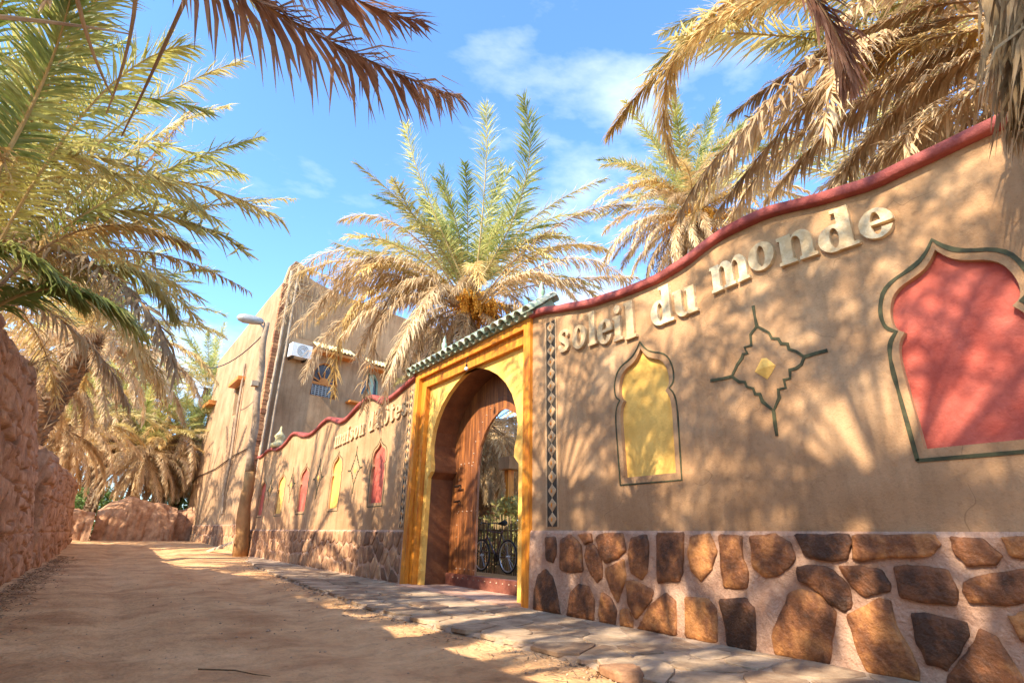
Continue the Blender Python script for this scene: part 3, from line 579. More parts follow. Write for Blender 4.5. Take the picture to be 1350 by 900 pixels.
for j in range(20):
    y = 5.76+j*.207
    for row, (x, z) in enumerate([(4.31, 3.935), (4.55, 4.115)]):
        jy = rr.uniform(-.008, .008); jz = rr.uniform(-.006, .006)
        if protoU is None:
            protoU = up_t.build('roof_tile', M['tile'], ct, smooth=True, noff=Vector((0,0,0)))
            protoD = dn_t.build('roof_tile', M['tile'], ct, smooth=True, noff=Vector((0,0,0)))
            ou, od = protoU, protoD
        else:
            ou = protoU.copy(); od = protoD.copy(); COL.objects.link(ou); COL.objects.link(od)
        for o, dy, dz in ((ou, 0, 0), (od, .1035, .012)):
            o.location = Vector((x+(.03 if dy else 0), y+dy+jy, z+dz+jz+.02))-Vector((4.5, 7.6, 3.93)); o.rotation_euler = (rr.uniform(-.03,.03), -ang, rr.uniform(-.03,.03))
m_ = MB()
for j in range(10):
    y = 5.68+j*.405; q = [(a+4.78, y0_, b+4.26) for y0_, R in ((y, .10), (y+.43, .085)) for a, b in [(R*math.cos(math.pi*k/8), R*math.sin(math.pi*k/8)) for k in range(9)]]
    r_ = MB(); r_.add(q, [(i, i+1, 10+i, 9+i) for i in range(8)]); r_.build('ridge_tile', M['tile'], ct, smooth=True)
for y in (6.0, 9.15):
    f_ = thing('roof_finial', 'green glazed finial on the %s end of the gate canopy ridge' % ('near right' if y < 7 else 'far left'), 'finial', (4.78, y, 4.34), 'green finials on the gate canopy')
    m_ = MB(); m_.lathe((4.78, y, 4.34), [(.06,0),(.062,.03),(.04,.05),(.045,.09),(.055,.13),(.048,.18),(.028,.21),(.034,.24),(.026,.27),(.01,.30),(.004,.34)], 14); m_.build('finial_body', M['finial'], f_, smooth=True)
f_ = tag(None, None) if False else None
m_ = MB(); m_.lathe((4.6, 21.6, 3.85), [(.28,0),(.3,.12),(.16,.2),(.14,.32),(.2,.42),(.12,.52),(.05,.62),(.02,.8)], 12)
tag(m_.build('wall_finial', M['tile_y'], smooth=True), 'pale green glazed ornament on the far end of the wall cap', 'finial')

# ------------------------------------------------------------------ two storey house beyond the wall
CB = Vector((4.45, 25.0, 0)); db = Vector((.988, .156, 0)).normalized(); nb = Vector((db.y, -db.x, 0))
def onB(px, py): w_ = onp(px, py, CB, nb); return ((w_-CB).dot(db), w_.z)
def xfB(mb):        # local (d toward viewer = -x, u, z) -> world
    mb.v = [tuple(CB+db*v[1]-nb*v[0]+Vector((0,0,v[2]))) for v in mb.v]; return mb
A1 = Vector((3.8, 39.5, 0)); da = (A1-CB).normalized(); na = Vector((-abs(da.y), da.x if da.x > 0 else -abs(da.x), 0)); na = Vector((-da.y, da.x, 0))
if na.x > 0: na = -na
def onA(px, py): w_ = onp(px, py, CB, na); return ((w_-CB).dot(da), w_.z)
def xfA(mb): mb.v = [tuple(CB+da*v[1]-na*v[0]+Vector((0,0,v[2]))) for v in mb.v]; return mb
hs = thing('house', 'tall mud plastered house with arched window and pointed corner above the far wall', 'house', (8, 31, 0))
P = lambda L_: [onB(*p) for p in L_]
topB = [(a, b) for a, b in P([(375,367),(384,350),(391,344),(398,348),(408,366),(420,374)])]
ub = topB[-1][0]; zt = topB[-1][1]
topB[0] = (0, topB[0][1]); outB = [(0,0)]+topB+[(ub+1.5, zt-.2),(9.5, zt-.4),(9.5,0)]
w1 = P([(408,520),(412,500),(415,487),(421,480),(428,478),(437,481),(443,490),(445,506),(442,527)])
w2 = P([(476,512),(476,503),(479,496),(487,491),(495,494),(499,502),(498,522),(476,519)])
m_ = MB(); slab(m_, [outB, w1, w2], 0, .3); xfB(m_); m_.build('front_wall', M['plaster_b'], hs)
tA = topB[0][1]
qa = [onA(356,392), onA(340,412), onA(318,440), onA(300,462)]
Lh = 14.5
qa = [q for q in qa if .3 < q[0] < Lh-.3]; outA = [(0,0),(0,tA)]+qa+[(Lh, qa[-1][1]-.1),(Lh,0)]
hA = [P_ for P_ in ([onA(311,512),onA(318,508),onA(313,545),onA(306,548)],)]
m_ = MB(); slab(m_, [outA]+hA, 0, .3); xfA(m_); sw = m_.build('side_wall', M['plaster_b'], hs)
m_ = MB(); m_.add([tuple(CB+db*9.5+Vector((0,0,0))), tuple(CB+db*9.5+Vector((0,0,zt-.4))), tuple(CB+db*9.5+da*Lh+Vector((0,0,zt-.4))), tuple(CB+db*9.5+da*Lh)], [(0,1,2,3)])
m_.add([tuple(CB+da*Lh), tuple(CB+da*Lh+Vector((0,0,qa[-1][1]-.1))), tuple(CB+db*9.5+da*Lh+Vector((0,0,zt-.4))), tuple(CB+db*9.5+da*Lh)], [(0,1,2,3)])
z_ = 9.5; m_.add([tuple(CB+db*.2-na*.2+Vector((0,0,z_))), tuple(CB+db*9.3+Vector((0,0,z_))), tuple(CB+db*9.3+da*Lh+Vector((0,0,z_))), tuple(CB+da*(Lh-.1)-na*.2+Vector((0,0,z_)))], [(0,1,2,3)])
m_.build('back_wall', M['plaster_b'], hs)
# pyramid ribs on corner horn
m_ = MB(); a0, z0 = onB(382,384); 
for k in range(9):
    t = k/9; c0 = onB(391,346+k*5.4); wd_ = .08+.075*k; m_.box(-.05, .02, c0[0]-wd_, c0[0]+wd_*1.2, c0[1]-.06, c0[1]+.015)
xfB(m_); m_.build('corner_horn_ribs', M['plaster_b'], hs)
# window 1
def win(L_, fm, fan=True):
    m_ = MB(); ribbon(m_, L_, .10, .06, .2, closed=True); xfB(m_); f = m_.build('window', M[fm], hs)
    m_ = MB(); slab(m_, [L_], .17, .2); xfB(m_); m_.build('pane', M['glass'], f)
    return f
f = win(w1, 'woodframe'); ul, ur = w1[0][0], w1[-1][0]; zb = w1[0][1]; zm = (w1[1][1]+w1[-2][1])/2-.1; cu = (ul+ur)/2; R = (ur-ul)/2
m_ = MB(); m_.box(.09, .17, ul, ur, zm-.06, zm+.06)
for a in (25, 58, 90, 122, 155):
    a = math.radians(a); d = (math.cos(a), math.sin(a)); ribbon(m_, [(cu, zm), (cu+d[0]*R*.95, zm+d[1]*R*.95)], .05, .10, .16)
m_.add([(.08, cu+.25*math.cos(a), zm+.05+.25*math.sin(a)) for a in [i*math.pi/8 for i in range(9)]]+[(.08, cu, zm)], [(i, i+1, 9) for i in range(8)])
xfB(m_); m_.build('fanlight_bars', M['woodframe'], f)
m_ = MB()
for k in range(6):
    for j in range(6):
        c = (ul+.12+(ur-ul-.24)*(k+.5)/6, zb+.05+(zm-zb-.12)*(j+.5)/6); r_ = (ur-ul)/14
        pts = [(c[0]+r_*math.cos(t/8*2*math.pi), c[1]+r_*1.1*math.sin(t/8*2*math.pi)) for t in range(8)]; ribbon(m_, pts, .022, .13, .15, closed=True)
xfB(m_); m_.build('window_grille', M['grey'], f)
f = win(w2, 'greenframe'); m_ = MB(); c = sum(p[0] for p in w2)/len(w2)
m_.box(.05, .12, c+.06, c+.32, w2[0][1]-.3, max(p[1] for p in w2)-.1)
xfB(m_); m_.build('shutter', M['greenframe'], f)
# awnings of cream tiles
def awning(pl, pr, parent):
    a, b = onB(*pl), onB(*pr); m_ = MB(); zc = (a[1]+b[1])/2
    m_.box(-.55, 0, a[0], b[0], zc-.12, zc); xfB(m_); aw = m_.build('window_canopy', M['woodframe'], parent); n = int((b[0]-a[0])/.18)
    for k in range(n):
        u = a[0]+(b[0]-a[0])*(k+.5)/n; t_ = MB(); L_ = [( .085*math.cos(math.pi*q/6), .085*math.sin(math.pi*q/6)) for q in range(7)]
        t_.add([(-.66, u+p[0], zc+.01+p[1]) for p in L_]+[(0, u+p[0], zc+.42+p[1]) for p in L_], [(i, i+1, 8+i, 7+i) for i in range(6)]); xfB(t_); t_.build('roof_tile', M['tile_y'], aw)
m_ = MB(); m_.box(-.4, .05, Lh-2.2, Lh+.1, onA(288,530)[1], onA(288,530)[1]+.25); xfA(m_); m_.build('window_hood', M['woodframe'], hs)
awning((411,463), (462,474), hs); awning((480,486), (516,490), hs)
# air conditioner
ac = thing('air_conditioner', 'white air conditioner box on the house wall left of the arched window', 'air conditioner', (5.6, 25, 9))
a = onB(380,454); b = onB(399,476); m_ = MB(); m_.box(-.55, -.08, a[0], b[0]+.15, b[1], a[1]); xfB(m_); m_.build('case', M['white'], ac)
m_ = MB(); m_.box(-.5, 0, a[0]+.1, a[0]+.16, b[1]-.1, b[1]-.005); m_.box(-.5, 0, b[0]-.05, b[0]+.01, b[1]-.1, b[1]-.005); xfB(m_); m_.build('bracket', M['iron'], ac)
m_ = MB(); cu = (a[0]+b[0])/2+.1; cz = (a[1]+b[1])/2
for r_ in (.1,.18,.26): ribbon(m_, [(cu+r_*math.cos(t/12*6.283), cz+r_*math.sin(t/12*6.283)) for t in range(12)], .02, -.575, -.552, closed=True)
xfB(m_); m_.build('fan_grille', M['grey'], ac)
# rusty ledge low on the house
a = onB(455,531); b = onB(474,524); m_ = MB(); m_.box(-.5, 0, a[0], b[0], a[1], a[1]+.08); xfB(m_); m_.build('rusty_ledge', M['woodframe'], hs)
# brick quoin down the corner
rr = random.Random(3); z = 0.2
while z < tA-.3:
    h = rr.uniform(.13,.22); m_ = MB(); w_ = rr.uniform(.16,.27)
    m_.box(-.10-rr.random()*.05, .05, -.12, w_, z, z+h-.02); xfB(m_); m_.build('brick', M['brick'], hs); z += h
for u, r_ in ((.16,.07), (.46,.06)):
    a = CB+db*u+nb*.10; m_ = MB(); m_.tube([a+Vector((.02*math.sin(z*3), 0, z)) for z in [3, 6, 9, tA+.3+u]], r_, 8); m_.build('corner_pole', M['plank'], hs)
# plinth stones of the side wall
m_ = MB(); m_.box(-.04, .0, 0, Lh, 0, 1.16); xfA(m_); m_.build('plinth', M['mortar'], hs)
sites = []; u = .3
while u < Lh-.3: sites += [(u+rr.uniform(-.12,.12), z+rr.uniform(-.1,.1)) for z in (.45,.92)]; u += .42
for Pp in voronoi(sites, (.1, Lh-.1, .05, 1.12), .05):
    m_ = MB(); dome_stone(m_, Pp, -.03, .035, 'x', rr); xfA(m_); m_.build('stone', M['stone_far'], hs)
# side wall openings, lintels, pipe
for q in hA:
    m_ = MB(); slab(m_, [q], .22, .25); xfA(m_); f = m_.build('window', M['iron'], sw if False else hs)
    u0 = min(p[0] for p in q); u1 = max(p[0] for p in q); z1 = max(p[1] for p in q)
    m_ = MB(); m_.box(-.35, .05, u0-.3, u1+.3, z1+.05, z1+.25); xfA(m_); m_.build('window_hood', M['woodframe'], f)
pp = [onA(326,480), onA(318,540), onA(308,600), onA(300,650), onA(296,678)]
m_ = MB(); m_.tube([(-.10-.04*(i % 2), a+.12*(i % 2), b) for i, (a, b) in enumerate(pp)], .06, 8); xfA(m_); m_.build('drain_pipe', M['pole_g'], hs)
m_ = MB(); q = [onA(250,640), onA(262,628), onA(285,618), onA(310,600), onA(330,590)]; m_.tube([(-.05, a, b) for a, b in q], .025, 6); xfA(m_); m_.build('wall_cable', M['iron'], hs)

# ------------------------------------------------------------------ street lamp on a plastered pole
b0 = onz(316, 733, 0.02); 
tp = Vector((b0.x, b0.y, 0)); topz = onp(351,425,b0,Vector((0,-1,0)))
lp = thing('street_lamp', 'street lamp with flat oval head on a leaning grey and brown plastered pole', 'street lamp', tuple(tp))
m_ = MB(); pts = []; rad = []
for k in range(25):
    t = k/24; p = tp.lerp(topz, t); pts.append(p+Vector((.03*math.sin(k*1.1), 0, 0))); rad.append(.27-.16*min(1, t*1.6)+.015*math.sin(k*2.3) if t < .34 else .165-.05*t)
m_.tube(pts[:9], rad[:9], 14); m_.build('pole_base', M['pole'], lp, smooth=True)
m_ = MB(); m_.tube(pts[8:], rad[8:], 12); m_.build('pole', M['pole_g'], lp, smooth=True)
h0 = onp(348,425,b0,Vector((0,-1,0))); h1 = onp(314,418,b0,Vector((0,-1,0))); m_ = MB()
m_.tube([topz-Vector((0,0,.3)), topz.lerp(h1,.3)+Vector((0,0,-.02))], .04, 8); m_.build('lamp_arm', M['grey'], lp)
m_ = MB(); m_.tube([topz.lerp(h1,t) for t in (.1,.2,.5,.8,.98,1.05)], [.07,.15,.19,.2,.13,.03], 12); m_.build('lamp_head', M['grey'], lp, smooth=True)
w0 = topz-Vector((0,0,.5)); m_ = MB(); w1_ = at(268, 484, 30); m_.tube([w0.lerp(w1_, t)+Vector((0,0,-.5*4*t*(1-t))) for t in [i/10 for i in range(11)]], .025, 5); m_.build('wire', M['iron'], lp)
# lamp brackets / box on pole
m_ = MB(); q = pts[17]; m_.box(q.x-.3, q.x-.05, q.y-.2, q.y+.1, q.z-.1, q.z+.1); m_.build('junction_box', M['plank'], lp)
# plank leaning at its foot
a = onz(272,728,.06); b = onz(306,716,.0); b = onp(306,716,b0,Vector((0,-1,0))); m_ = MB(); d = (b-a).normalized(); s_ = Vector((0,1,0))*.2; u_ = Vector((0,0,.07))
m_.add([a-s_,a+s_,b+s_,b-s_,a-s_+u_,a+s_+u_,b+s_+u_,b-s_+u_],[(0,1,2,3),(4,5,6,7),(0,1,5,4),(1,2,6,5),(2,3,7,6),(3,0,4,7)])
tag(m_.build('wooden_plank', M['plank']), 'weathered plank leaning on the ground at the foot of the lamp pole', 'plank')

# ------------------------------------------------------------------ rammed earth walls
def mudwall(name, label, ys_, zt_f, xf_f, thick, dz=.06, n2=.07, base=-.1):
    """face looking toward +x"""
    m_ = MB(); rows = []
    for y in ys_:
        zt_ = zt_f(y); nz_ = max(6, int(zt_/dz)); 
        rows.append((y, zt_))
    NZ = 120; b = 0
    vs = []
    for y, zt_ in rows:
        for k in range(NZ+1):
            t = k/NZ; z = base+(zt_-base)*t; p = Vector((0, y, z))
            d = .10*noise.noise(p*.9)+.05*noise.noise(p*2.7)+n2*.35*fbm((0, y*1.5, z*.7), 4, 4)
            cr_ = abs(noise.noise(Vector((7, y*1.3+.4*noise.noise(p*2), z*2.2)))); d -= .12*max(0, 1-cr_*16); d += .010*noise.noise(Vector((0,y*9,z*3.5)))+.006*noise.noise(p*22); d -= .07*sstep(.36, .56, noise.noise(Vector((60, y*3.3, z*4.6))))
            cr_ = abs(noise.noise(Vector((3, y*.7+z*.9, z*.5)))); d -= .07*max(0, 1-cr_*18)
            if abs((z+.05*noise.noise(p)) % .78-.39) > .37: d -= .035
            d -= .09*max(0, noise.noise(p*1.9+Vector((40,0,0)))-.42)*4
            rt = max(0, (t-.9)/.1); d -= .16*rt*rt
            vs.append((xf_f(y, z)+d, y, z))
        vs.append((xf_f(y, zt_)-thick*.5, y, zt_+.03+.05*noise.noise(Vector((1, y*3, 0))))); vs.append((xf_f(y, zt_)-thick, y, zt_-.05)); vs.append((xf_f(y, zt_)-thick, y, -.2))
    k = NZ+4; m_.add(vs, [(i*k+q, (i+1)*k+q, (i+1)*k+q+1, i*k+q+1) for i in range(len(rows)-1) for q in range(k-1)]+[tuple(range(k)), tuple((len(rows)-1)*k+q for q in range(k))])
    return m_
def ztl(y):
    T = [(-6,3.3),(6,3.45),(8,3.4),(9.5,3.35),(11,3.45),(12.5,3.5),(14,3.45),(15,3.4),(15.6,3.0),(16.2,2.95)]
    return interp(T, y)+.10*noise.noise(Vector((5, y*1.4, 0)))+.05*noise.noise(Vector((5, y*5, 0)))
ys_ = []; y = -6
while y < 16.2: ys_.append(y); y += .3 if y < 4 else .032
m_ = mudwall('m', '', ys_, ztl, lambda y, z: -1.11-(.12+.08*sstep(11, 16, y))*z, .6); tag(m_.build('mud_wall', M['mud'], smooth=True), 'high crumbling red mud wall in shade along the left side of the lane', 'mud wall')
def zt2(y): return interp([(16.3,2.6),(18,2.6),(20,2.55),(24,2.7),(27,2.8),(29,2.7),(29.8,2.0)], y)+.08*noise.noise(Vector((9, y*1.4, 0)))
ys_ = [16.3+i*.07 for i in range(195)]
m_ = mudwall('m', '', ys_, zt2, lambda y, z: -1.10-.09*z, .6); tag(m_.build('mud_wall', M['mud'], smooth=True), 'lower mud wall with a dark vertical crack further down the lane on the left', 'mud wall')
m_ = MB(); c0 = onx(101,667,-1.08); m_.tube([onx(92,668,-1.09),onx(104,666,-1.09),onx(105,680,-1.08),onx(103,700,-1.07)], [.05,.07,.06,.08], 6)
# end-of-lane mound walls
def mound(label, x0, x1, yc, hf, seed):
    m_ = MB(); vs = []; NX, NT = 90, 26
    for i in range(NX+1):
        x = x0+(x1-x0)*i/NX; h = hf(x)
        for k in range(NT+1):
            t = k/NT; a = t*math.pi; y = yc-1.0*math.cos(a)*(1 if t < .5 else .8); z = .25+h*math.sin(a)**.55
            p = Vector((x, y, z+seed)); d = .14*noise.noise(p*.9)+.08*noise.noise(p*2.5)+.04*noise.noise(p*6)
            cr_ = abs(noise.noise(p*1.1+Vector((0,0,9)))); d -= .10*max(0, 1-cr_*10)
            vs.append((x+.3*d, y-d*math.cos(a), z+d*math.sin(a)))
    k = NT+1; m_.add(vs, [(i*k+q, i*k+q+1, (i+1)*k+q+1, (i+1)*k+q) for i in range(NX) for q in range(NT)])
    return tag(m_.build('mud_wall', M['mud'], smooth=True), label, 'mud wall')
mound('rounded sunlit earth wall closing the end of the lane', -.55, 3.0, 36.5, lambda x: interp([(-.6,1.6),(0,2.0),(.8,2.25),(2,2.1),(3.0,1.8)], x), 0)
mound('low broken earth wall at the lane end against the house corner', 2.9, 4.6, 37.4, lambda x: interp([(2.9,1.7),(4,1.95),(4.6,1.9)], x), 4)
mound('low earth wall stub at the lane end beside the left mud wall', -3.5, -.6, 35.6, lambda x: interp([(-3.5,2.0),(-1.4,1.6),(-.6,1.4)], x), 9)

# ------------------------------------------------------------------ bicycle seen through the wicket
bk = thing('bicycle', 'dark bicycle parked behind the open wicket in the gate', 'bicycle', (7.2, 10.7, .1))
F_ = Vector((7.2, 11.28, .46)); Rr_ = Vector((7.2, 10.22, .46))
for c in (F_, Rr_):
    m_ = MB(); 
    pts = [c+Vector((0, .33*math.cos(i*math.pi/16), .33*math.sin(i*math.pi/16))) for i in range(33)]; m_.tube(pts, .02, 6, cap=False); wh = m_.build('wheel', M['rubber'], bk, smooth=True)
    m_ = MB(); pts = [c+Vector((0, .305*math.cos(i*math.pi/16), .305*math.sin(i*math.pi/16))) for i in range(33)]; m_.tube(pts, .013, 6, cap=False); m_.build('rim', M['rim'], wh)
    m_ = MB(); [m_.tube([c, c+Vector((0, .3*math.cos(i*math.pi/9), .3*math.sin(i*math.pi/9)))], .0025, 3) for i in range(18)]; m_.tube([c-Vector((.05,0,0)), c+Vector((.05,0,0))], .025, 8); m_.build('spokes', M['rim'], wh)
hd = Vector((7.2, 11.02, 1.02)); st = Vector((7.2, 10.45, 1.0)); bb = Vector((7.2, 10.68, .42)); hl = Vector((7.2, 11.06, .88))
m_ = MB()
for a, b, r_ in ((hd, hl, .02), (hd-Vector((0,0,.04)), st-Vector((0,0,.06)), .016), (hl, bb, .018), (st-Vector((0,0,.02)), bb, .016), (bb, Rr_, .011), (st-Vector((0,0,.1)), Rr_, .009)): m_.tube([a, b], r_, 8)
m_.build('frame', M['frame_paint'], bk)
m_ = MB(); m_.tube([hl, hl.lerp(F_, .5)+Vector((.04,-.02,0)), F_+Vector((.04,0,0))], .012, 6); m_.tube([hl, hl.lerp(F_, .5)+Vector((-.04,-.02,0)), F_+Vector((-.04,0,0))], .012, 6); m_.build('fork', M['frame_paint'], bk)
m_ = MB(); g = hd+Vector((0,0,.12)); m_.tube([hd, g], .014); m_.tube([g+Vector((-.3,-.12,-.02)), g+Vector((-.2,0,.02)), g, g+Vector((.2,0,.02)), g+Vector((.3,-.12,-.02))], .012); m_.build('handlebar', M['iron'], bk)
m_ = MB(); q = st+Vector((0,0,.14)); m_.tube([st, q], .013); m_.tube([q+Vector((0,.17,0)), q+Vector((0,.05,.01)), q+Vector((0,-.08,.015)), q+Vector((0,-.13,.01))], [.02,.035,.07,.05], 8); m_.build('saddle', M['rubber'], bk, smooth=True)
m_ = MB(); m_.tube([bb-Vector((.012,0,0)), bb+Vector((.012,0,0))], .09, 14); m_.tube([bb, bb+Vector((.08,.08,-.14))], .01); m_.tube([bb, bb+Vector((-.08,-.08,.14))], .01); m_.box(7.26,7.34,10.72,10.80,.265,.29); m_.build('crank', M['iron'], bk)
# reed fence behind it
rf = thing('reed_fence', 'low fence of thin upright reeds behind the bicycle', 'fence', (8.2, 11, 0)); rr = random.Random(8)
for k in range(95):
    y = 8.2+k*.062+rr.uniform(-.015,.015); h = 1.25+rr.uniform(-.12,.15); x = 8.1+rr.uniform(-.03,.03); m_ = MB(); m_.tube([(x,y,0),(x+rr.uniform(-.05,.05),y+rr.uniform(-.05,.05),h)], [.022,.014], 5); m_.build('reed', M['reed'], rf)
m_ = MB(); m_.tube([(8.07,8.1,.45),(8.07,14.1,.5)], .025, 6); m_.tube([(8.07,8.1,1.0),(8.07,14.1,1.02)], .025, 6); m_.build('rail', M['reed'], rf)
# lamp pillar in garden
px_ = onx(670, 700, 9.3); gp = thing('garden_pillar', 'orange wooden post with pale block on top seen through the wicket', 'post', (px_.x, px_.y, 0))
zt_ = onx(670, 620, 9.3).z; m_ = MB(); m_.box(px_.x-.1, px_.x+.1, px_.y-.1, px_.y+.1, 0, zt_); m_.build('shaft', M['orange'], gp)
m_ = MB(); m_.box(px_.x-.3, px_.x+.3, px_.y-.42, px_.y+.12, zt_+.001, zt_+.35); m_.build('block', M['plaster_b'], gp)

# ------------------------------------------------------------------ palms
def frond(mb, pts, ups=None, npair=80, Ll=.5, w=.026, grav=.25, spread=(65, 28), seed=0, start=.14, lift=.25, rach=.022, mess=.18, side_bias=0):
    """pts: centre line of the rachis; leaflets both sides. material 0 leaf, 1 rachis"""
    r_ = random.Random(seed); n = len(pts)
    mb.tube(pts, [rach*(1-.85*i/(n-1)) for i in range(n)], 5, mi=1)
    for k in range(npair):
        t = start+(1-start)*(k+r_.random()*.5)/npair; f = t*(n-1); i = min(n-2, int(f)); p = pts[i].lerp(pts[i+1], f-i); T = (pts[i+1]-pts[i]).normalized()
        U_ = Vector((0,0,1))-T*T.z
        if U_.length < .15: U_ = Vector((T.x, T.y, 0))*-1+Vector((.01,0,.1)) if T.z < 0 else Vector((0,1,0))
        U_ = (U_-T*U_.dot(T)).normalized(); Sd = T.cross(U_).normalized()
        ln = Ll*(.45+.55*math.sin(math.pi*min(1, (t-start)/(1-start)*.75+.18)))*(1 if t < .92 else .8)
        for sg in (-1, 1):
            if r_.random() < .05: continue
            a = math.radians(spread[0]+(spread[1]-spread[0])*t+r_.gauss(0, 9)); lf = lift*r_.uniform(-.6, 1.6)
            d = (T*math.cos(a)+Sd*sg*math.sin(a)+U_*lf*math.sin(a)).normalized(); d = (d+Vector((r_.gauss(0,1), r_.gauss(0,1), r_.gauss(0,1)))*mess*.5).normalized()
            l_ = ln*r_.uniform(.75, 1.12); m1 = p+d*l_*.45+Vector((0,0,-grav*.12*l_)); d2 = (d+Vector((0,0,-grav*1.2))+Vector((r_.gauss(0,1), r_.gauss(0,1), r_.gauss(0,1)))*mess*.3).normalized(); e = m1+d2*l_*.58
            Wd = d.cross(U_+Sd*sg*.8+Vector((r_.gauss(0,.3), r_.gauss(0,.3), r_.gauss(0,.3)))).normalized()*w*.5
            b = len(mb.v); mb.v += [tuple(p-Wd*.6), tuple(p+Wd*.6), tuple(m1+Wd), tuple(m1-Wd), tuple(e)]; mb.f += [(b, b+1, b+2, b+3), (b+3, b+2, b+4)]; mb.m += [0, 0]
def arcpath(L_, e0, e1, n=14, curl=0, seed=0):
    r_ = random.Random(seed); p = Vector((0,0,0)); out_ = [p.copy()]; h = 0
    for i in range(n):
        t = (i+.5)/n; e = math.radians(e0+(e1-e0)*(t**1.25)); h += curl/n; d = Vector((math.cos(e)*math.cos(h), math.cos(e)*math.sin(h), math.sin(e))); p = p+d*L_/n; out_.append(p.copy())
    return out_
KIND = dict(sparse=(4.0,40,-40,'olive',.4,.50,.35), up=(3.6,84,50,'green',.12,.50,.4), mid=(4.0,64,-8,'green',.12,.50,.45), out=(4.0,38,-36,'olive',.3,.50,.4), goldout=(4.0,22,-58,'gold',.6,.48,.35), dry_out=(3.8,12,-72,'dry',1.0,.48,.2), hang=(3.3,-22,-86,'dry',1.2,.40,.1), skirt=(2.4,-58,-90,'dry',1.3,.36,.05), brown=(3.6,5,-70,'brownleaf',1.0,.4,.15))
FR = {}
def frmesh(kind):
    if kind not in FR:
        FR[kind] = []
        L_, e0, e1, mt, gr, Ll, lift = KIND[kind]
        for v in range(5):
            r_ = random.Random(hash_(kind)+v); m_ = MB(); curl = r_.uniform(-.7,.7)
            frond(m_, arcpath(L_*r_.uniform(.9,1.1), e0+r_.uniform(-6,6), e1+r_.uniform(-10,10), 14, curl), npair=58 if kind == 'sparse' else (96 if mt in ('green','olive') else 115), Ll=Ll, grav=gr, lift=lift, seed=v+hash_(kind), mess=.3 if mt == 'green' else .42, w=.030)
            o = m_.build('frond', [M[mt], M['rachis' if mt in ('green','olive') else 'rachis_d']]); FR[kind].append(o.data); bpy.data.objects.remove(o)
    return FR[kind]
def hash_(s): return sum(ord(c)*(i+3) for i, c in enumerate(s))
def trunk_mesh(base, crown, r0, r1, seed):
    r_ = random.Random(seed); base = Vector(base); crown = Vector(crown); m_ = MB(); H = (crown-base).length
    mid = base.lerp(crown, .5)+Vector((r_.uniform(-.12,.12), r_.uniform(-.12,.12), 0)); C_ = lambda t: base*(1-t)**2+mid*2*t*(1-t)+crown*t*t
    m_.tube([C_(i/20) for i in range(21)], [(r0+(r1-r0)*i/20)*.86 for i in range(21)], 12)
    nb_ = int(H/.13)
    for i in range(nb_):
        t = i/nb_; c = C_(t); R_ = r0+(r1-r0)*t
        for k in range(9):
            a = (k+(i % 2)*.5)/9*6.283+i*.11; d = Vector((math.cos(a), math.sin(a), 0)); s_ = Vector((-d.y, d.x, 0)); rr_ = R_*r_.uniform(.95,1.18)
            p = c+d*R_*.72; tp_ = c+d*rr_+Vector((0,0,.13+r_.uniform(-.02,.04))); wq = R_*.36
            m_.add([p-s_*wq, p+s_*wq, tp_+s_*wq*.5, tp_-s_*wq*.5, c+d*R_*.72+Vector((0,0,.15))], [(0,1,2,3),(2,4,3),(1,4,2),(0,3,4)])
    return m_
DATE = {}
def date_mesh(mt):
    if mt in DATE: return DATE[mt]
    r_ = random.Random(4); m_ = MB(); main = arcpath(.75, 25, -70, 6); m_.tube(main, .018, 5, mi=1); e = main[-1]
    for k in range(46):
        a = r_.uniform(0, 6.283); sp = r_.uniform(.05,.30); b = main[3].lerp(e, r_.random()); q = b+Vector((math.cos(a)*sp, math.sin(a)*sp, -r_.uniform(.25,.6)))
        mid = b.lerp(q,.5)+Vector((math.cos(a)*sp*.3, math.sin(a)*sp*.3, .05)); m_.tube([b, mid, q], .004, 3, cap=False, mi=1)
        for j in range(7):
            t = .3+.1*j; c = b*(1-t)**2+mid*2*t*(1-t)+q*t*t+Vector((r_.uniform(-.02,.02), r_.uniform(-.02,.02), 0)); s_ = .021
            m_.add([c+Vector(v)*s_ for v in ((1,0,0),(0,1,0),(-1,0,0),(0,-1,0),(0,0,1.5),(0,0,-1.5))], [(0,1,4),(1,2,4),(2,3,4),(3,0,4),(1,0,5),(2,1,5),(3,2,5),(0,3,5)])
    o = m_.build('date_bunch', [M[mt], M['date']]); DATE[mt] = o.data; bpy.data.objects.remove(o); return DATE[mt]
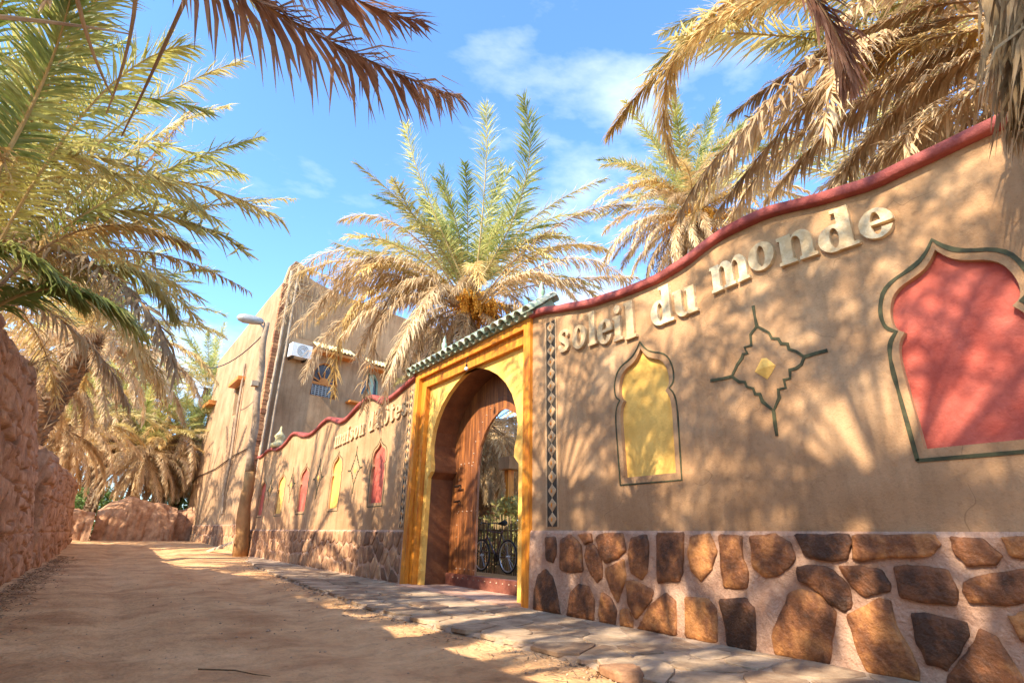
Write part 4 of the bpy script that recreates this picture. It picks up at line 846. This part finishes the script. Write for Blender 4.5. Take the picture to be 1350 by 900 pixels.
def palm(label, base, crown, counts, r0=.26, r1=.22, scale=1.0, seed=0, dates=0, dmat='date', azr=(0, 360), trunk=True, group=None, extra=None):
    r_ = random.Random(seed); base = Vector(base); crown = Vector(crown)
    root = thing('date_palm', label, 'palm tree', tuple(base), group)
    if trunk: trunk_mesh(base, crown, r0*scale, r1*scale, seed).build('trunk', M['trunk'], root)
    for kind, n in counts:
        ms = frmesh(kind)
        for i in range(n):
            az_ = math.radians(azr[0]+(azr[1]-azr[0])*(i+r_.random()*.9)/n); o = bpy.data.objects.new('frond', ms[r_.randrange(len(ms))]); COL.objects.link(o); o.parent = root
            zo = dict(up=.25, mid=.15, out=.0, goldout=-.1, dry_out=-.2, hang=-.35, skirt=-.6).get(kind, -.1)
            o.location = crown-base+Vector((math.cos(az_)*.16, math.sin(az_)*.16, zo+r_.uniform(-.12,.12)))*scale
            o.rotation_euler = (r_.uniform(-.25,.25), r_.uniform(-.16,.16), az_); s_ = scale*r_.uniform(.82,1.12); o.scale = (s_, s_, s_)
    for i in range(dates):
        az_ = r_.uniform(0, 6.283); o = bpy.data.objects.new('date_bunch', date_mesh(dmat)); COL.objects.link(o); o.parent = root
        o.location = crown-base+Vector((0,0,.05)); o.rotation_euler = (0, 0, az_); s_ = scale*r_.uniform(1.0,1.5); o.scale = (s_,)*3
    return root
def bez(p0, p1, p2, n=16): return [p0*(1-t)**2+p1*2*t*(1-t)+p2*t*t for t in [i/n for i in range(n+1)]]
def xfrond(root, P, ds, mt, **k):
    """one frond grown along a curve through three points seen from the lane"""
    q = [at(px, py, d) for (px, py), d in zip(P, ds)]; c = q[1]*2-(q[0]+q[2])*.5
    m_ = MB(); frond(m_, bez(q[0], c, q[2]), **k); return m_.build('frond', [M[mt], M['rachis' if mt in ('green','olive') else 'rachis_d']], root)
# --- centre palm behind the gate
P4 = palm('tall date palm with golden date bunches rising directly behind the gate', (7.35,12.9,0), (7.1,12.4,7.35), [('up',12),('mid',17),('out',15),('goldout',9),('dry_out',12),('hang',12),('skirt',14)], seed=41, dates=10)
for P, ds, mt, kw in [
  ([(600,400),(490,365),(385,440)], (14.2,14.5,15.5), 'dry', dict(Ll=.75, grav=1.5, npair=130, mess=.25)),
  ([(600,405),(520,395),(455,440)], (14.2,13.5,13), 'dry', dict(Ll=.6, grav=1.3, npair=100, mess=.3)),
  ([(600,400),(545,420),(500,560)], (14.2,12,11.2), 'dry', dict(Ll=.55, grav=1.3, npair=110, mess=.3)),
  ([(605,398),(555,408),(535,480)], (14,12.8,12.2), 'dry', dict(Ll=.5, grav=1.3, npair=90, mess=.3)),
  ([(600,400),(480,380),(400,350)], (14.2,15.5,17.5), 'gold', dict(Ll=.5, grav=1.0, npair=110, mess=.25)),
  ([(630,395),(740,370),(840,365)], (14.2,14,14), 'dry', dict(Ll=.5, grav=1.2, npair=110, mess=.4)),
  ([(600,405),(500,360),(420,400)], (14,14,14.5), 'dry', dict(Ll=.7, grav=1.4, npair=120, mess=.4)),
  ([(600,405),(540,370),(470,470)], (14,13.5,13.5), 'dry', dict(Ll=.7, grav=1.4, npair=120, mess=.4)),
  ([(605,405),(570,390),(550,470)], (14,13.2,12.8), 'dry', dict(Ll=.6, grav=1.4, npair=100, mess=.4)),
  ([(600,400),(450,330),(375,400)], (14.2,15.5,17.5), 'dry', dict(Ll=.6, grav=1.2, npair=120, mess=.4)),
  ([(600,400),(480,400),(440,520)], (14,13.4,13), 'gold', dict(Ll=.5, grav=1.3, npair=100, mess=.4)),
  ([(600,405),(470,410),(400,500)], (14,15,16.5), 'dry', dict(Ll=.6, grav=1.4, npair=120, mess=.45)),
  ([(600,400),(470,350),(365,430)], (14,15.5,18), 'dry', dict(Ll=.7, grav=1.3, npair=130, mess=.45)),
  ([(605,400),(520,340),(440,370)], (14,13.8,14), 'dry', dict(Ll=.8, grav=1.3, npair=130, mess=.45)),
  ([(605,400),(500,345),(395,360)], (14,14.8,16), 'gold', dict(Ll=.7, grav=1.2, npair=130, mess=.45)),
  ([(605,405),(520,400),(480,540)], (14,13,12.4), 'dry', dict(Ll=.6, grav=1.4, npair=120, mess=.45)),
  ([(640,400),(760,340),(850,400)], (14,14,14.5), 'dry', dict(Ll=.6, grav=1.2, npair=120, mess=.4)),
  ([(605,390),(530,300),(450,290)], (14,14,14.5), 'gold', dict(Ll=.5, grav=.7, npair=100, mess=.35)),
  ([(605,390),(520,350),(440,320)], (14,14,14.5), 'olive', dict(Ll=.5, grav=.5, npair=90, mess=.35)),
  ([(635,395),(720,330),(800,330)], (14,14,14.5), 'gold', dict(Ll=.55, grav=.8, npair=110, mess=.35)),
  ([(635,395),(730,300),(830,270)], (14,14,14.5), 'dry', dict(Ll=.5, grav=.6, npair=110, mess=.35)),
  ([(635,400),(700,360),(760,395)], (14,13.6,13.4), 'dry', dict(Ll=.5, grav=1.0, npair=110, mess=.35)),
  ([(620,390),(560,250),(535,165)], (14,14,14.3), 'green', dict(Ll=.5, grav=.2, npair=90, mess=.3)),
  ([(625,390),(640,230),(640,140)], (14,14,14.3), 'green', dict(Ll=.55, grav=.2, npair=90, mess=.3)),
  ([(625,380),(690,250),(690,130)], (14.2,14,14), 'green', dict(Ll=.62, grav=.2, npair=100, w=.036)),
  ([(610,380),(560,300),(470,215)], (14.2,14,14), 'olive', dict(Ll=.5, grav=.3, npair=90)),
  ([(625,380),(700,290),(800,235)], (14.2,14.5,15), 'olive', dict(Ll=.45, grav=.4, npair=90)),
]: xfrond(P4, P, ds, mt, seed=int(P[0][0]+P[2][1]), **kw)
# --- small palm further right
palm('small distant date palm with pale green top over the wavy wall', (15.2,10.2,0), (15.0,10.0,12.1), [('up',12),('mid',17),('out',15),('goldout',16),('dry_out',16),('hang',18),('skirt',16)], seed=52, dates=10, scale=.98)
# --- right palm close over the wall
P6 = palm('large palm leaning over the near wall with a thick fringe of dry straw fronds', (7.6,.2,0), (7.2,.6,6.2), [('mid',6),('out',8),('goldout',10),('dry_out',20),('hang',20),('skirt',10)], seed=63, scale=1.0)
for P, ds, mt, kw in [
  ([(1220,-70),(940,40),(800,180)], (8,8.2,8.6), 'gold', dict(Ll=.42, grav=1.0, npair=130, spread=(45,20))),
  ([(1100,-60),(900,60),(890,215)], (8,7.6,7.8), 'gold', dict(Ll=.4, grav=1.2, npair=100, spread=(40,20))),
  ([(1300,0),(1130,45),(965,150)], (7.5,7.8,8.3), 'dry', dict(Ll=.42, grav=.9, npair=140, spread=(45,20))),
  ([(1330,20),(1120,90),(945,280)], (7.5,7.6,8), 'dry', dict(Ll=.45, grav=1.0, npair=150, spread=(45,20))),
  ([(1330,60),(1170,110),(1010,262)], (7.4,7.3,7.5), 'dry', dict(Ll=.48, grav=1.2, npair=150, spread=(50,20))),
  ([(1340,60),(1210,120),(1095,250)], (7.2,7.2,7.4), 'dry', dict(Ll=.45, grav=1.1, npair=130)),
  ([(1340,90),(1240,150),(1150,215)], (7,7,7.1), 'dry', dict(Ll=.45, grav=.9, npair=120, mess=.5)),
  ([(1350,40),(1200,60),(1060,130)], (7,7.4,8.2), 'gold', dict(Ll=.42, grav=.8, npair=130, mess=.4)),
  ([(1300,-30),(1140,20),(1010,60)], (7.6,8,9), 'olive', dict(Ll=.45, grav=.5, npair=120, mess=.3)),
  ([(1180,-40),(1010,-10),(870,45)], (9,9.3,10), 'olive', dict(Ll=.42, grav=.5, npair=110)),
  ([(1020,-60),(1090,20),(1120,110)], (6,5.6,5.4), 'brownleaf', dict(Ll=.4, grav=1.2, npair=70, spread=(30,15), w=.022)),
  ([(1250,-90),(1330,0),(1345,160)], (5.2,4.8,4.6), 'dry', dict(Ll=.5, grav=1.6, npair=150, spread=(40,20), mess=.4)),
  ([(1330,-90),(1380,30),(1375,170)], (4.9,4.6,4.5), 'dry', dict(Ll=.5, grav=1.6, npair=120, spread=(40,20), mess=.4)),
  ([(1390,-40),(1350,20),(1320,110)], (5.2,5.0,4.9), 'dry', dict(Ll=.45, grav=1.6, npair=110, spread=(40,20), mess=.4)),
]: xfrond(P6, P, ds, mt, seed=int(P[0][0]+P[2][1]), **kw)
# --- palm behind the near left mud wall, crown at the left edge
P1 = palm('lush green date palm behind the high left mud wall', (-3.4,9.0,0), (-3.0,8.8,4.1), [('up',16),('mid',24),('out',20),('goldout',8),('dry_out',6)], seed=14, dates=8, dmat='date_r', scale=1.05)
for P, ds, mt, kw in [
  ([(-40,420),(130,270),(345,180)], (8.5,8.2,8.5), 'green', dict(Ll=.42, grav=.4, npair=120)),
  ([(-40,440),(160,300),(390,262)], (8.5,9,10), 'olive', dict(Ll=.34, grav=.4, npair=120)),
  ([(-30,430),(150,330),(330,385)], (8.5,9,10), 'gold', dict(Ll=.36, grav=.9, npair=110)),
  ([(-30,430),(140,350),(235,420)], (8.5,8,8), 'olive', dict(Ll=.45, grav=1.0, npair=110)),
  ([(-40,400),(110,150),(250,60)], (8.5,8,8), 'green', dict(Ll=.5, grav=.3, npair=120)),
  ([(-40,380),(60,120),(160,-40)], (8.5,8,8), 'green', dict(Ll=.5, grav=.3, npair=120)),
  ([(-20,400),(160,210),(300,140)], (8.5,9,10), 'olive', dict(Ll=.45, grav=.5, npair=110)),
  ([(-40,430),(80,380),(190,440)], (7,6.4,6.2), 'green', dict(Ll=.4, grav=.6, npair=110)),
  ([(10,410),(170,240),(255,140)], (9,10,11), 'brownleaf', dict(Ll=.5, grav=.8, npair=100)),
  ([(-60,330),(20,330),(110,400)], (7,6.5,6.3), 'green', dict(Ll=.4, grav=.5, npair=100)),
  ([(-40,400),(140,180),(320,80)], (9,9.5,10), 'olive', dict(Ll=.5, grav=.5, npair=120)),
  ([(-40,410),(170,250),(320,230)], (9,9.5,10), 'green', dict(Ll=.5, grav=.5, npair=120)),
  ([(-40,350),(80,60),(230,-60)], (8,8,8), 'olive', dict(Ll=.5, grav=.4, npair=120)),
  ([(-20,400),(120,300),(260,330)], (8,8,8), 'gold', dict(Ll=.45, grav=.8, npair=110)),
  ([(-20,250),(60,100),(100,-40)], (7,7,7), 'green', dict(Ll=.5, grav=.3, npair=120)),
]: xfrond(P1, P, ds, mt, seed=int(P[0][0]+P[2][1]+P[1][0]), **kw)
# --- overhanging palm beside the camera: the dark frond across the sky and the ones that shade the wall
P0 = palm('palm behind the left wall whose dark brown frond hangs across the sky', (-3.2,3.6,0), (-2.7,3.4,7.4), [('sparse',30),('hang',16)], seed=22)
for P, ds, mt, kw in [
  ([(120,-160),(370,20),(604,128)], (4.6,4.3,4.8), 'brownleaf', dict(Ll=.52, grav=.95, npair=110, w=.028, mess=.5, spread=(55,20), rach=.02, start=.2)),
  ([(300,-120),(430,-20),(560,30)], (4.8,4.7,5.2), 'brownleaf', dict(Ll=.45, grav=.3, npair=60, w=.026, spread=(40,15), rach=.016)),
]: xfrond(P0, P, ds, mt, seed=int(P[0][0]+P[2][1]+3), **kw)
for (a, b, c) in (((270,-60),(205,90),(160,180)), ((90,-60),(110,60),(150,130)), ((-30,20),(90,30),(170,45)), ((180,-60),(185,40),(140,150))):
    m_ = MB(); q = [at(*a, 5), at(*b, 5.2), at(*c, 5.6)]; m_.tube(bez(q[0], q[1], q[2], 8), [.018-.0015*i for i in range(9)], 5); m_.build('bare_rachis', M['rachis_d'], P0)
# --- two more that shade the wall from behind the left wall
palm('palm behind the left wall nearest the camera, mostly above the frame', (-3.6,-.6,0), (-3.1,-.4,7.6), [('sparse',44),('hang',14)], seed=23)
palm('tall green palm behind the left wall, second beyond the high mud wall', (-4.9,14.2,0), (-4.4,14.2,6.1), [('up',10),('mid',13),('out',9),('goldout',5),('dry_out',5),('hang',4)], seed=24, scale=1.05, dates=4, dmat='date_r')
# --- palms down the lane
palm('leaning palm with dark rough trunk above the lower mud wall', (-2.9,20.5,0), (-1.6,20.5,6.6), [('up',6),('mid',9),('out',10),('goldout',8),('dry_out',14),('hang',6)], seed=31, r0=.36, r1=.42, scale=1.0)
for i, (x, y, z, s_, lab) in enumerate([(-3.6,28,7.6,1.1,'tall dry palm behind the lower left mud wall'), (-.6,41,8.6,1.25,'palm with hanging straw skirt behind the rounded earth wall, left of its middle'),
   (2.6,40.5,6.6,1.25,'palm with hanging straw skirt behind the rounded earth wall, nearest the house'), (-3.4,47,11,1.4,'tall palm furthest back at the left of the lane end'), (4.4,50,12.0,1.3,'green topped palm furthest back beside the house corner'),(-2.6,33.5,5.6,1.0,'low straw skirted palm behind the end of the left mud wall'),(1.0,38.8,5.4,1.0,'low dead palm with drooping tan fronds directly over the rounded earth wall'),(3.6,42.5,6.0,1.1,'low shaggy palm between the rounded earth wall and the house corner'),(-1.6,52,9.5,1.4,'shaggy tan palm deep behind the lane end')]):
    palm(lab, (x-.5,y,0), (x,y,z), [('up',6),('mid',8),('out',9),('goldout',7),('dry_out',14),('hang',24),('skirt',26)] if i != 4 else [('up',8),('mid',12),('out',10),('goldout',4),('hang',6)], seed=70+i, scale=s_, r0=.3)
# garden palms seen through the wicket and over the wall
palm('short palm with dead brown skirt seen through the wicket', (9.8,15.2,0), (9.8,15.2,4.6), [('out',8),('dry_out',14),('hang',26),('skirt',30)], seed=91, scale=1.0)
palm('dead skirted palm further into the garden behind the wicket', (12.5,18.6,0), (12.5,18.6,5.4), [('out',8),('dry_out',14),('hang',22),('skirt',24)], seed=92, scale=1.2)
palm('dry palm in the garden behind the right end of the wall', (12.5,3.2,0), (12.4,3.2,7.6), [('mid',6),('out',8),('goldout',8),('dry_out',12),('hang',12)], seed=95, scale=1.1)

# ------------------------------------------------------------------ bushes
def bush(label, c, r, n, seed, sz=.10, mt='bush'):
    r_ = random.Random(seed); m_ = MB(); c = Vector(c)
    root = thing('bush', label, 'bush', tuple(c))
    for k in range(n):
        a = r_.uniform(0,6.283); zz = r_.random(); q = (1-(zz-.25)**2)**.5*r_.uniform(.35,1); p = c+Vector((math.cos(a)*q*r[0], math.sin(a)*q*r[1], zz*r[2]*(1+.3*noise.noise(Vector((math.cos(a)*2, math.sin(a)*2, seed))))))
        d = Vector((r_.gauss(0,1), r_.gauss(0,1), r_.gauss(.4,.8))).normalized(); w_ = d.cross(Vector((r_.gauss(0,1), r_.gauss(0,1), r_.gauss(0,1)))).normalized()*sz*.22; l_ = d*sz*r_.uniform(.7,1.5)
        m_.add([p, p+l_*.5+w_, p+l_, p+l_*.5-w_], [(0,1,2,3)])
    m_.build('foliage', M[mt], root)
    m_ = MB()
    for k in range(9):
        a = r_.uniform(0,6.283); m_.tube([c, c+Vector((math.cos(a)*r[0]*.4, math.sin(a)*r[1]*.4, r[2]*.8))], [.03,.01], 5)
    m_.build('stems', M['reed'], root)
bush('bright green shrub behind the earth wall at the lane end, left', (-1.0,43,.3), (2.2,1.5,2.7), 5000, 1, .22)
bush('bright green shrub behind the earth wall at the lane end, middle', (1.6,44,.3), (2.0,1.5,2.3), 4500, 2, .22)
bush('green shrub behind the low earth wall by the house corner', (3.9,43,.3), (1.8,1.5,2.9), 4000, 3, .22)
bush('tangled dry shrub behind the reed fence', (9.6,12.4,0), (1.4,1.8,1.9), 4200, 4, .16, 'olive')
bush('green shrub beside the garden post behind the wicket', (9.4,10.2,0), (.7,.9,1.5), 1500, 5, .13)

# ------------------------------------------------------------------ small litter
r_ = random.Random(77); m_ = MB()
for k in range(2600):
    y = 2.4+r_.random()**1.6*20; x = r_.uniform(-1.0, 3.1) if r_.random() < .22 else (-1.05+abs(r_.gauss(0,.22)) if r_.random() < .5 else edge(y)-abs(r_.gauss(0,.16))); s_ = .003+.012*r_.random()**2.2; s_ *= (2.6 if r_.random() < .02 else 1); z = gz(x, y)+s_*.3
    P = [Vector((x, y, z))+Vector((v[0]*s_*r_.uniform(.7,1.3), v[1]*s_*r_.uniform(.7,1.3), v[2]*s_*.7)) for v in ((1,0,0),(0,1,0),(-1,0,0),(0,-1,0),(0,0,1),(0,0,-1))]
    m_.add(P, [(0,1,4),(1,2,4),(2,3,4),(3,0,4),(1,0,5),(2,1,5),(3,2,5),(0,3,5)])
tag(m_.build('pebbles', M['pebble']), 'scattered small pebbles and crumbs of earth on the lane', 'pebbles', kind='stuff')
m_ = MB()
for k in range(6500):
    y = 3+r_.random()**1.4*20; x = -1.02+abs(r_.gauss(0,.20)) if r_.random() < .88 else edge(y)-abs(r_.gauss(0,.25)); z = gz(x, y)+.008; a = r_.uniform(0,6.283); l_ = r_.uniform(.02,.13); d = Vector((math.cos(a), math.sin(a), r_.uniform(-.1,.35)))*l_; w_ = Vector((-math.sin(a), math.cos(a), r_.uniform(-.4,.4)))*r_.uniform(.003,.009); p = Vector((x,y,z))
    m_.add([p, p+d*.5+w_, p+d, p+d*.5-w_], [(0,1,2,3)])
tag(m_.build('leaf_litter', M['litter']), 'dry palm leaf scraps gathered along the foot of the mud wall', 'leaf litter', kind='stuff')
for P, lab in (([(262,878),(310,880),(335,886),(357,889)], 'thin dark twig lying in the dirt at the bottom of the lane'), ([(612,868),(632,868)], 'short pale straw on the dirt near the paving edge'), ([(786,872),(789,884),(784,893)], 'small curled dry stalk beside the paving edge')):
    q = [onz(*p, .02) for p in P]; q = [Vector((v.x, v.y, gz(v.x, v.y)+.014)) for v in q]; m_ = MB(); m_.tube(q, [(.0055 if len(q) > 2 else .003)*(1-.2*i) for i in range(len(q))], 5); tag(m_.build('twig', M['reed'] if 'dark' in lab else M['rachis_d']), lab, 'twig')
rr = random.Random(12)
for k, lb in ((1,'small tuft of broken dry stalks on the nearer part of the high mud wall top'),(4,'small tuft of broken dry stalks midway along the high mud wall top'),(6,'small tuft of broken dry stalks near the far end of the high mud wall top')):      # dry stalks poking out of the broken wall top
    y = 10.5+k*.9+rr.uniform(-.3,.3); z = ztl(y); p = Vector((-1.6, y, z-.1)); m_ = MB()
    for j in range(5): m_.tube([p+Vector((0,j*.03,0)), p+Vector((rr.uniform(.05,.35), rr.uniform(-.3,.3), rr.uniform(.15,.5)))], [.012,.004], 4)
    tag(m_.build('dry_stalks', M['rachis_d']), lb, 'dry stalks')
# loose kerb stone in the paving edge
m_ = MB(); q = [onz(*p, .05) for p in [(786,878),(812,879),(845,884),(850,892),(815,891)]]; dome_stone(m_, [(v.x, v.y) for v in q], .035, .045, 'z', random.Random(2)); tag(m_.build('edge_stone', M['stone_far']), 'dark kerb stone protruding at the edge of the flagstone paving', 'stone')
